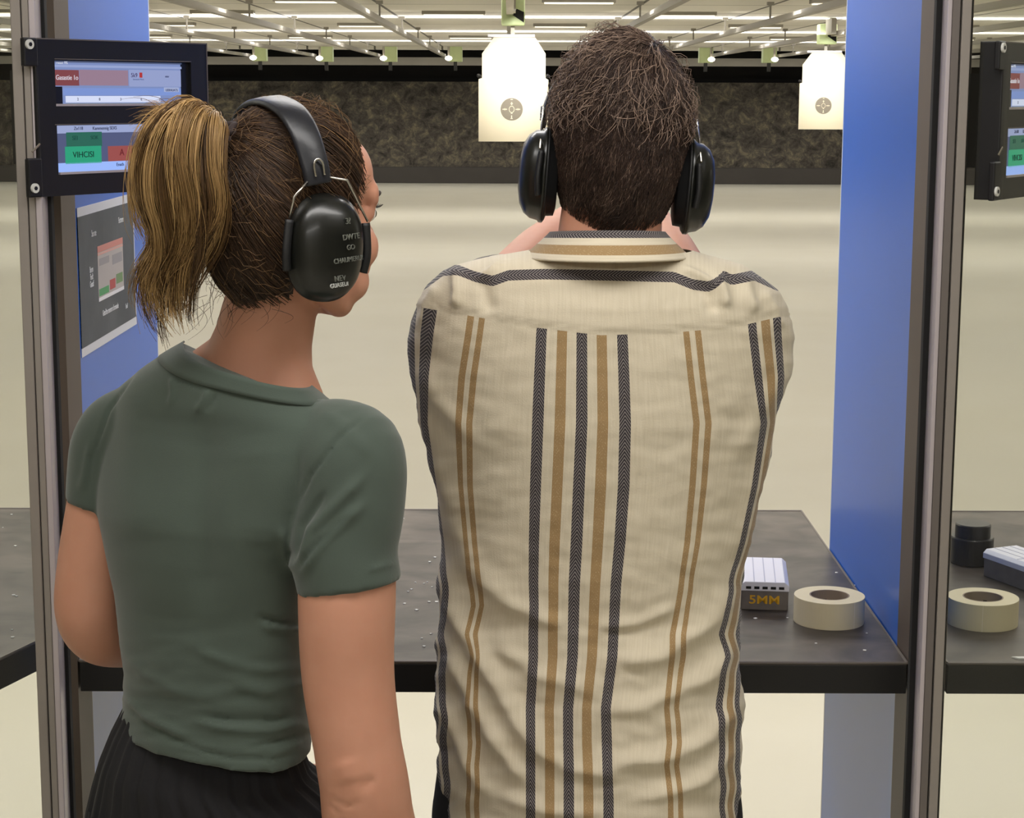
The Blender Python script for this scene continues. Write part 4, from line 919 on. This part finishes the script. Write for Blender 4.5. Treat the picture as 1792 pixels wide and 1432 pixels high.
# ============================================================ THE WOMAN
def woman():
    root = empty('person', (-.3, 2.08, 0), label='person in a dark green T-shirt and black trousers with a blond ponytail, seen from behind', cat='person')
    PHI = math.radians(60); k = .95
    HM = Matrix.Translation(P(512, 364, 2.07)) @ Matrix.Rotation(-PHI, 4, 'Z') @ Matrix.Rotation(math.radians(-4), 4, 'X')
    inv = Matrix.Translation((.3, -2.08, 0)); off = np.array([-.3, 2.08, 0])
    mb = MB(); head_parts(mb, HM, k, True)
    mb.tube([P(505, 440, 2.075), P(478, 520, 2.08), P(462, 590, 2.085), P(448, 660, 2.09), P(440, 720, 2.10)], [(.050, .050), (.051, .05), (.0545, .052), (.066, .056), (.09, .06)], 28)
    mb.tube([P(460, 600, 2.09), P(400, 642, 2.10), P(340, 676, 2.11)], [.040, .038, .034], 18)
    mb.tube([P(475, 630, 2.08), P(520, 720, 2.07)], [.04, .035], 18)
    mb.tube([P(420, 700, 2.09), P(390, 850, 2.09), P(370, 1050, 2.09), P(380, 1250, 2.09), P(390, 1432, 2.09)], [(.08, .05), (.09, .055), (.065, .05), (.065, .05), (.06, .05)], 28)
    # right arm, hanging
    mb.tube([P(585, 830, 2.02), P(610, 870, 2.00), P(607, 1050, 1.985), P(609, 1180, 1.985), P(625, 1300, 1.98), P(637, 1370, 1.98), P(648, 1450, 1.99), P(680, 1540, 2.0), P(715, 1640, 2.0)],
            [.04, .052, .0535, .051, .0485, .0495, .0515, .042, .028], 28, sub=8)
    rw = P(715, 1640, 2.0); hand(mb, rw, (.05, .15, -1), (-1, .1, 0), .22, 1, k=.92)
    # left arm, bent forward
    w3 = P(345, 1108, 2.42)
    mb.tube([P(230, 790, 2.14), P(198, 820, 2.165), P(180, 900, 2.17), P(161, 1010, 2.175), P(158, 1070, 2.18), P(178, 1104, 2.205), P(225, 1112, 2.265), P(290, 1110, 2.36), w3], [.036, .043, .044, .0425, .0415, .0415, .040, .034, .027], 28, sub=8)
    hand(mb, w3, (.75, .65, .05), (.3, -.3, -.9), .3, 1, k=.9)
    hx = P(400, 1420, 2.1).x
    for s in (-1, 1):
        mb.tube([(hx + .02 + s * .06, 2.12, .92), (hx + .01 + s * .07, 2.12, .7), (hx + s * .09, 2.1, .45), (hx + s * .09, 2.12, .06)], [.055, .06, .05, .035], 18)
        mb.tube([(hx + s * .09, 2.11, .045), (hx + s * .10, 2.24, .03)], [.03, .026], 14)
    mb.xf(inv)
    def dskin(co, no):
        px, py = proj(co + off); d = np.zeros(len(px))
        for pts, w, amp in [([(575, 1398), (610, 1412), (632, 1404)], 4, -.0016), ([(572, 1407), (596, 1428)], 4, -.0014), ([(632, 1382), (655, 1362)], 9, -.0025), ([(600, 1330), (612, 1370)], 22, .003)]: d += ridge(px, py, pts, w) * amp
        return co + no * (d * (no[:, 1] < .2))[:, None]
    remesh(mb, .0042, 5, 'body', M['skin'], root, dskin)
    for s in (-1, 1):
        MB().ball((s * .031 * k, .0800 * k, -.001), .0105 * k, 20, 14).xf(inv @ HM).build('eye', mat('eye_white', 'e8e2da', .2), root, smooth=True)
        MB().ball((s * .031 * k, .0885 * k, -.001), (.005, .0035, .005), 16, 10).xf(inv @ HM).build('iris', mat('iris_green', '4a5238', .2), root, smooth=True)
        MB().tube([(s * .014 * k, .0935 * k, .017), (s * .030 * k, .0945 * k, .022), (s * .046 * k, .083 * k, .017)], [(.002, .002), (.0028, .0028), (.0014, .0014)], 8).xf(inv @ HM).build('eyebrow', M['hair_base_f'], root, smooth=True)
        l = MB()
        for i in range(9):
            u = -1 + i / 4; x = s * .031 * k + u * .011; y = (.0900 - .004 * u * u) * k
            l.tube([(x, y, .006), (x + u * .002, y + .004, .0075), (x + u * .003, y + .0065, .010)], [.0006, .0005, .0002], 5, sub=3)
        l.xf(inv @ HM).build('eyelashes', M['ink'], root)
    # ---- T-shirt
    SIL = [(604, 316, 528), (622, 284, 534), (645, 248, 540), (665, 222, 550), (690, 196, 578), (705, 187, 602), (722, 178, 632), (750, 168, 650), (790, 160, 640), (850, 153, 606), (900, 155, 575), (960, 168, 543), (1050, 188, 532), (1150, 203, 538), (1225, 206, 544), (1250, 203, 547), (1290, 194, 551), (1350, 184, 556), (1400, 180, 558)]
    DEP = [(604, 2.09, .072), (645, 2.092, .080), (690, 2.10, .092), (760, 2.10, .10), (900, 2.10, .105), (1050, 2.10, .092), (1200, 2.10, .10), (1300, 2.10, .118), (1400, 2.10, .125)]
    hemf = lambda a: 1278 + 0 * (-np.sin(a)) + 14 * np.cos(a) * (np.cos(a) > 0) - 4 * np.abs(np.cos(a)) ** 2 * (np.cos(a) < 0)
    topf = lambda a: 638 + 30 * np.cos(a) - 17 * np.abs(np.cos(a)) ** 2 * (np.cos(a) < 0) * .1 + -4 * np.clip(-np.sin(a), 0, 1) + 25 * np.clip(np.sin(a), 0, 1)
    V, Fc, A, _ = body_loft(SIL, DEP, topf, hemf, 120, 120, 2.25, shear=.42)
    t = MB(); t.add([Vector(v) for v in V], Fc); t.F.append(list(range(120))); t.F.append(list(range(119 * 120, 120 * 120))[::-1])
    t.tube([P(560, 790, 2.035), P(608, 800, 2.01), P(614, 870, 2.00), P(603, 960, 1.99), P(612, 1028, 1.985)], [.055, .061, .0595, .0575, .0575], 40, sub=8)
    t.tube([P(250, 740, 2.14), P(203, 765, 2.16), P(190, 820, 2.165), P(186, 877, 2.168)], [.045, .048, .0475, .0475], 36, sub=8)
    t.xf(inv)
    def dsh(co, no):
        px, py = proj(co + off); d = np.zeros(len(px))
        for pts, w, amp in [([(640, 728), (590, 770), (545, 830), (524, 880)], 3.2, -.0034), ([(520, 1000), (545, 930), (600, 870), (640, 830)], 10, .006), ([(524, 1010), (570, 940), (640, 880)], 9, .0055), ([(520, 985), (530, 920), (570, 860)], 7, -.005), ([(522, 1000), (560, 950), (610, 900)], 5, -.005), ([(518, 1000), (500, 965), (492, 920)], 10, .005), ([(516, 990), (506, 960)], 6, -.004),
                            ([(240, 650), (190, 720), (160, 800), (152, 870)], 3.2, -.0034), ([(160, 770), (150, 830), (140, 860)], 7, .003),
                            ([(300, 660), (303, 690), (296, 710)], 5, .0028), ([(365, 680), (355, 705), (340, 722)], 5, .0032), ([(378, 690), (362, 722)], 4, -.002),
                            ([(530, 1092), (480, 1088), (450, 1080)], 5, -.004), ([(530, 1104), (490, 1100), (455, 1095)], 6, .004), ([(528, 1170), (470, 1172), (400, 1160), (330, 1130)], 9, .003),
                            ([(532, 1250), (480, 1262), (420, 1262), (350, 1256)], 6, -.0035), ([(532, 1265), (470, 1278), (400, 1276), (340, 1262)], 8, .005), ([(534, 1285), (480, 1300), (425, 1312)], 5, -.004), ([(530, 1300), (470, 1322)], 7, .003),
                            ([(215, 1230), (260, 1270), (330, 1305), (400, 1328), (470, 1330), (535, 1318)], 4, -.003), ([(212, 1215), (255, 1255), (330, 1292)], 7, .004), ([(205, 1130), (250, 1180), (320, 1215), (400, 1225)], 12, .003), ([(400, 1190), (460, 1210), (530, 1200)], 10, .003),
                            ([(360, 720), (350, 900), (360, 1080)], 30, -.006), ([(250, 700), (235, 820), (250, 950)], 45, .004), ([(450, 760), (470, 880), (465, 960)], 45, .004),
                            ([(440, 668), (500, 672), (545, 690)], 3, -.0012), ([(292, 640), (310, 664), (350, 680), (410, 684)], 2.4, -.0018), ([(560, 720), (600, 745), (650, 800)], 12, .0025), ([(695, 985), (640, 1000)], 4, .002)]:
            d += ridge(px, py, pts, w) * amp
        nn = np.array([noise.noise(Vector((a_ * .011, b_ * .011, 5.1))) for a_, b_ in zip(px, py)]); low = np.clip((py - 1050) / 150, 0, 1)
        nn2 = np.array([noise.noise(Vector((a_ * .02, b_ * .06, 1.1))) for a_, b_ in zip(px, py)])
        return co + no * ((d + nn * .0022 + nn2 * low * .0022) * (no[:, 1] < .35))[:, None]
    M['tee'] = mat('green_jersey', '414c43', .88, bump=(700, .25, .0006), sheen=.2, var=(14, .25, '48554b'))
    tee = remesh(t, .0038, 4, 't_shirt', M['tee'], root, dsh)
    # neckband
    V2, F2, _, _ = body_loft([(y_, l_ - 1, r_ + 1) for y_, l_, r_ in SIL], [(y_, q_, w_ + .0012) for y_, q_, w_ in DEP], lambda a: topf(a) - 3, lambda a: topf(a) + 24, 5, 120, 2.25, shear=.42)
    nb = newmesh('neckband', V2 - off, F2, M['tee'], tee); so = nb.modifiers.new('s', 'SOLIDIFY'); so.thickness = .002; so.offset = 0
    # ---- trousers: gathered black crepe
    SILT = [(1195, 250, 505), (1235, 220, 512), (1250, 210, 515), (1290, 190, 525), (1340, 170, 545), (1390, 155, 612), (1432, 145, 636), (1500, 134, 660)]
    DEPT = [(1195, 2.10, .070), (1260, 2.10, .080), (1310, 2.10, .095), (1350, 2.105, .108), (1432, 2.11, .122), (1500, 2.11, .13)]
    V, Fc, A, py_ = body_loft(SILT, DEPT, 1195, lambda a: 1500 + 0 * a, 40, 260, 2.1, shear=.2)
    N = normals(V, Fc)
    if N[20 * 260 + 195] @ np.array([0, -1, 0]) < 0: N = -N
    amp = np.interp(py_, [1195, 1300, 1500], [.0006, .0012, .0022]); V = V + N * (amp * (np.sin(A * 34 + .8 * np.sin(A * 5)) + .4 * np.sin(A * 61 + 1)))[:, None]
    tr = newmesh('trousers', V - off, Fc, M['skirt'], root); so = tr.modifiers.new('s', 'SOLIDIFY'); so.thickness = .003; so.offset = -1
    zb = float(V[-1, 2]); lg = MB()
    for s in (-1, 1):
        rings = []
        for z, cx_, r in [(zb + .06, .072, .082), (.70, .085, .10), (.4, .10, .125), (.10, .105, .14)]:
            rings.append([(hx + s * cx_ * 1.1 + (r + .004 * math.sin(18 * a_)) * math.cos(a_), 2.11 + (r * 1.0 + .004 * math.sin(18 * a_)) * math.sin(a_), z) for a_ in [2 * math.pi * i / 120 for i in range(120)]])
        lg.loft(rings, cap=False).xf(Matrix.Identity(4))
    lg.xf(inv).build('trouser_leg', M['skirt'], tr, smooth=True)
    for s in (-1, 1): shoe(hx + s * .09 + .3, 2.10 - 2.08, M['shoe'], root, .9)
    # ---- hair
    HMn = np.array(inv @ HM); toW = lambda p: p @ HMn[:3, :3].T + HMn[:3, 3]
    def rad(d):
        rz = np.where(d[:, 2] > 0, .111, .128); rx = .079; ry = np.where(d[:, 1] > 0, .090, .101)
        return 1 / np.sqrt((d[:, 0] / rx) ** 2 + (d[:, 1] / ry) ** 2 + (d[:, 2] / rz) ** 2)
    def keep(d, m_=0):
        p = d * rad(d)[:, None]; face = (p[:, 1] > .046 - m_ + .35 * np.clip(p[:, 2], -.1, .1)) & (p[:, 2] < .068) ; jaw = (p[:, 1] > .022 - m_) & (p[:, 2] < -.02)
        nape = p[:, 2] < -.114 + m_ + .30 * np.abs(p[:, 0]); low = (p[:, 2] < -.055 + m_) & (p[:, 1] > -.018)
        return ~(face | nape | low | jaw)
    nu, nv_ = 96, 72; Fs = []
    dd_ = np.array([(math.sin(math.pi * j / nv_) * math.cos(2 * math.pi * i / nu), math.sin(math.pi * j / nv_) * math.sin(2 * math.pi * i / nu), math.cos(math.pi * j / nv_)) for j in range(nv_ + 1) for i in range(nu)])
    kp = keep(dd_, .004); Ps = toW(dd_ * rad(dd_)[:, None])
    for j in range(nv_):
        for i in range(nu):
            f = (j * nu + i, (j + 1) * nu + i, (j + 1) * nu + (i + 1) % nu, j * nu + (i + 1) % nu)
            if all(kp[list(f)]): Fs.append(f)
    hb = newmesh('hair', Ps, Fs, M['hair_base_f'], root); so = hb.modifiers.new('s', 'SOLIDIFY'); so.thickness = .006; so.offset = -1
    rg = np.random.default_rng(21); tie = unit(np.array((0.0, -.80, .70))); tieP = tie * .112
    d = unit(rg.standard_normal((30000, 3))); d = d[keep(d)]
    w = np.arccos(np.clip(d @ tie, -1, 1)); d = d[(w > .15)][:9000]; w = np.arccos(np.clip(d @ tie, -1, 1))
    nz = rough_noise(d, 7, 3.3); K = 14; pth = []; ln = np.where(rg.random(len(d)) < .5, 1.0, rg.uniform(.35, 1, len(d)))
    clump = nz[:, 0]
    for q in range(K):
        s_ = q / (K - 1) * ln; sw = np.sin(w); di = (np.sin((1 - s_) * w) / sw)[:, None] * d + (np.sin(s_ * w) / sw)[:, None] * tie; di = unit(di)
        di = unit(di + (.022 * nz + .0022 * rg.standard_normal((len(d), 3))) * (np.sin(math.pi * s_) ** .7)[:, None])
        h = .002 + .004 * np.sin(math.pi * s_) * (1 + clump) + rg.uniform(0, .0016, len(d)); h = h + .018 * np.clip(s_ - .75, 0, 1) ** 1.2
        pth.append(di * (rad(di) + h)[:, None])
    p1 = toW(np.stack(pth, 1).reshape(-1, 3)).reshape(len(d), K, 3)
    strands('combed_strands', p1, .00045, .00025, M['hair_f'], hb, np.clip(.42 + .35 * nz[:, 1] + .15 * rg.standard_normal(len(d)), 0, 1))
    # flyaway frizz on the head
    m_ = 260; idx = rg.choice(len(d), m_); dz = d[idx]; fl = []
    tdir = unit(rg.standard_normal((m_, 3)) + 1.5 * (tie - dz)); L = rg.uniform(.02, .06, m_)
    for q in range(9):
        s_ = q / 8; di = unit(dz + tdir * (L * s_ / .1)[:, None]); fl.append(di * (rad(di) + .003 + .012 * math.sin(math.pi * s_ * .8) * rg.uniform(.7, 1.3))[:, None])
    fl = toW(np.stack(fl, 1).reshape(-1, 3)).reshape(m_, 9, 3); strands('flyaway_strands', fl, .0003, .00015, M['hair_f'], hb, np.full(m_, .8))
    # ponytail, from guide locks
    G = [[(380, 224, 2.01), (340, 186, 2.00), (284, 190, 1.99), (244, 230, 1.985), (228, 300, 1.985), (236, 365, 1.985), (262, 408, 1.99), (244, 452, 2.0), (232, 510, 2.0), (262, 575, 2.0)],
         [(380, 224, 2.01), (338, 184, 1.99), (282, 205, 1.97), (252, 270, 1.965), (250, 340, 1.965), (272, 395, 1.97), (270, 440, 1.98), (246, 490, 1.985), (250, 540, 1.99), (272, 590, 1.99)],
         [(380, 224, 2.01), (350, 192, 1.985), (312, 212, 1.96), (290, 280, 1.95), (294, 350, 1.95), (306, 405, 1.96), (300, 450, 1.97), (280, 490, 1.975), (284, 530, 1.98), (300, 570, 1.98)],
         [(380, 224, 2.01), (360, 198, 1.985), (338, 220, 1.96), (326, 290, 1.945), (336, 355, 1.945), (338, 400, 1.955), (328, 440, 1.965), (312, 480, 1.97), (306, 520, 1.98), (318, 565, 1.99)],
         [(380, 224, 2.01), (370, 206, 1.99), (360, 235, 1.965), (360, 300, 1.95), (368, 355, 1.95), (362, 398, 1.955), (344, 432, 1.965), (322, 462, 1.975), (308, 500, 1.98), (296, 545, 1.99)],
         [(380, 224, 2.01), (382, 222, 1.995), (386, 255, 1.975), (391, 310, 1.965), (388, 365, 1.965), (372, 402, 1.97), (350, 432, 1.975), (330, 456, 1.98), (314, 485, 1.985), (300, 520, 1.99)],
         [(380, 224, 2.01), (350, 200, 2.02), (300, 220, 2.03), (262, 280, 2.03), (262, 350, 2.03), (285, 410, 2.03), (290, 460, 2.03), (286, 500, 2.03), (290, 540, 2.03), (300, 580, 2.03)]]
    Gw = np.array([[tuple(P(*q)) for q in g] for g in G]) - off
    # raise resolution along each guide
    def cr_s(g, n=26):
        t = np.linspace(0, len(g) - 1.0001, n); o = []
        for s_ in t:
            i = int(s_); f = s_ - i; a_, b_, c_, e_ = g[max(i - 1, 0)], g[i], g[i + 1], g[min(i + 2, len(g) - 1)]
            o.append(.5 * ((2 * b_) + (c_ - a_) * f + (2 * a_ - 5 * b_ + 4 * c_ - e_) * f * f + (3 * b_ - a_ - 3 * c_ + e_) * f ** 3))
        return np.array(o)
    Gf = np.array([cr_s(g) for g in Gw]); NP = 5200
    nlock = 90; la = rg.integers(0, 7, nlock); lb = np.where(rg.random(nlock) < .5, np.clip(la + 1, 0, 6), np.clip(la - 1, 0, 6)); lw = rg.random(nlock)
    lw2 = rg.random(nlock) * .35; lc = rg.integers(0, 7, nlock); lo_ = rg.standard_normal((nlock, 3)) * np.array([.006, .008, .006]); lph = rg.uniform(0, 6.28, (nlock, 3)); llen = rg.choice([.58, .66, .74, .82, .92, 1.0], nlock)
    lt = rg.random(nlock); s_ = np.linspace(0, 1, 26)
    lk = rg.integers(0, nlock, NP); P_ = []
    env = np.minimum(1, s_ * 5)[:, None]
    for i in range(NP):
        q = lk[i]; base = Gf[la[q]] * (1 - lw[q]) + Gf[lb[q]] * lw[q]; base = base * (1 - lw2[q]) + Gf[lc[q]] * lw2[q]
        wv = np.stack([np.sin(s_ * 9 + lph[q, j]) for j in range(3)], 1) * .006 * s_[:, None] ** 1.2
        jit_ = rg.standard_normal(3) * .0022 * (1 + .8 * s_[:, None]) ; ls = llen[q] * rg.uniform(.8, 1.0)
        path = base + (lo_[q] + jit_) * env + wv
        if rg.random() < .05: path = path + (rg.standard_normal(3) * .012 * (s_ ** 1.3)[:, None])
        tt = np.linspace(0, ls, 26) * 25; i0 = np.clip(tt.astype(int), 0, 24); f = (tt - i0)[:, None]; P_.append(path[i0] * (1 - f) + path[i0 + 1] * f)
    rn = np.clip(.02 + .95 * lt[lk] + .10 * rg.standard_normal(NP), 0, 1)
    pt = strands('ponytail', np.array(P_), .00048, .0002, M['hair_p'], hb, rn)
    # hair at the tie: short flicks above
    m_ = 150; fl = []
    o_ = np.array(P(365, 205, 2.0)) - off
    for i in range(m_):
        a_ = rg.uniform(-1.2, 1.4); L = rg.uniform(.02, .055); dr = np.array([-math.cos(a_) * .9, rg.normal() * .3, .55 + .25 * rg.normal()]); dr /= np.linalg.norm(dr); st = o_ + rg.standard_normal(3) * .006 + np.array([-rg.uniform(0, .05), 0, rg.uniform(-.004, .008)])
        t_ = np.linspace(0, 1, 26)[:, None]; fl.append(st + dr * L * t_ * .6 + np.array([-.35, 0, -.35]) * L * t_ ** 2)
    strands('flicked_strands', np.array(fl), .0003, .00012, M['hair_p'], hb, rg.uniform(.2, 1, m_))
    # wisps on the nape
    wl = []
    for i in range(40):
        x0, y0 = rg.uniform(385, 500), rg.uniform(470, 545); lnp = rg.uniform(25, 75); cx = rg.normal(-6, 16); cv = rg.normal(0, 14); Y0 = 1.995 + abs(x0 - 450) / 450 * .1
        if rg.random() < .35: x0 = rg.uniform(330, 410); Y0 = 2.03; cx -= 12
        t_ = np.linspace(0, 1, 16); wl.append([tuple(np.array(P(x0 + cx * t + cv * math.sin(3 * t), y0 + lnp * t, Y0 - .004 * t)) - off) for t in t_])
    strands('nape_wisps', np.array(wl), .00026, .0001, M['hair_f'], hb, rg.uniform(.1, .7, len(wl)))
    # hair elastic
    tp = toW((tie * .108)[None])[0]; tv = HMn[:3, :3] @ tie; q = Vector(tv).to_track_quat('Z', 'Y').to_matrix().to_4x4()
    tb_ = MB()
    for r_ in range(2):
        pts = [(.017 * math.cos(a_), .017 * math.sin(a_), .004 * r_ + .002 * math.sin(3 * a_)) for a_ in [2 * math.pi * i / 24 for i in range(25)]]
        tb_.tube(pts, .004, 10, smooth_path=False)
    tb_.xf(Matrix.Translation(Vector(tp)) @ q).build('hair_elastic', mat('elastic_brown', '2a1d1b', .8), hb, smooth=True)
    # small pale clip loops
    cl = None
    0 and MB().tube([P(392, 246, 1.975), P(404, 262, 1.965), P(410, 285, 1.965)], .0016, 8).tube([P(384, 280, 1.965), P(392, 298, 1.96), P(402, 304, 1.965)], .0014, 8)
    cl and cl.xf(inv).build('hair_clip', M['white_pl'], hb, smooth=True)
    ear_muffs(HM, 'black ear muffs with grey lettering worn by the person in the green T-shirt', math.radians(13), True, -.037, .98, .92)
woman()
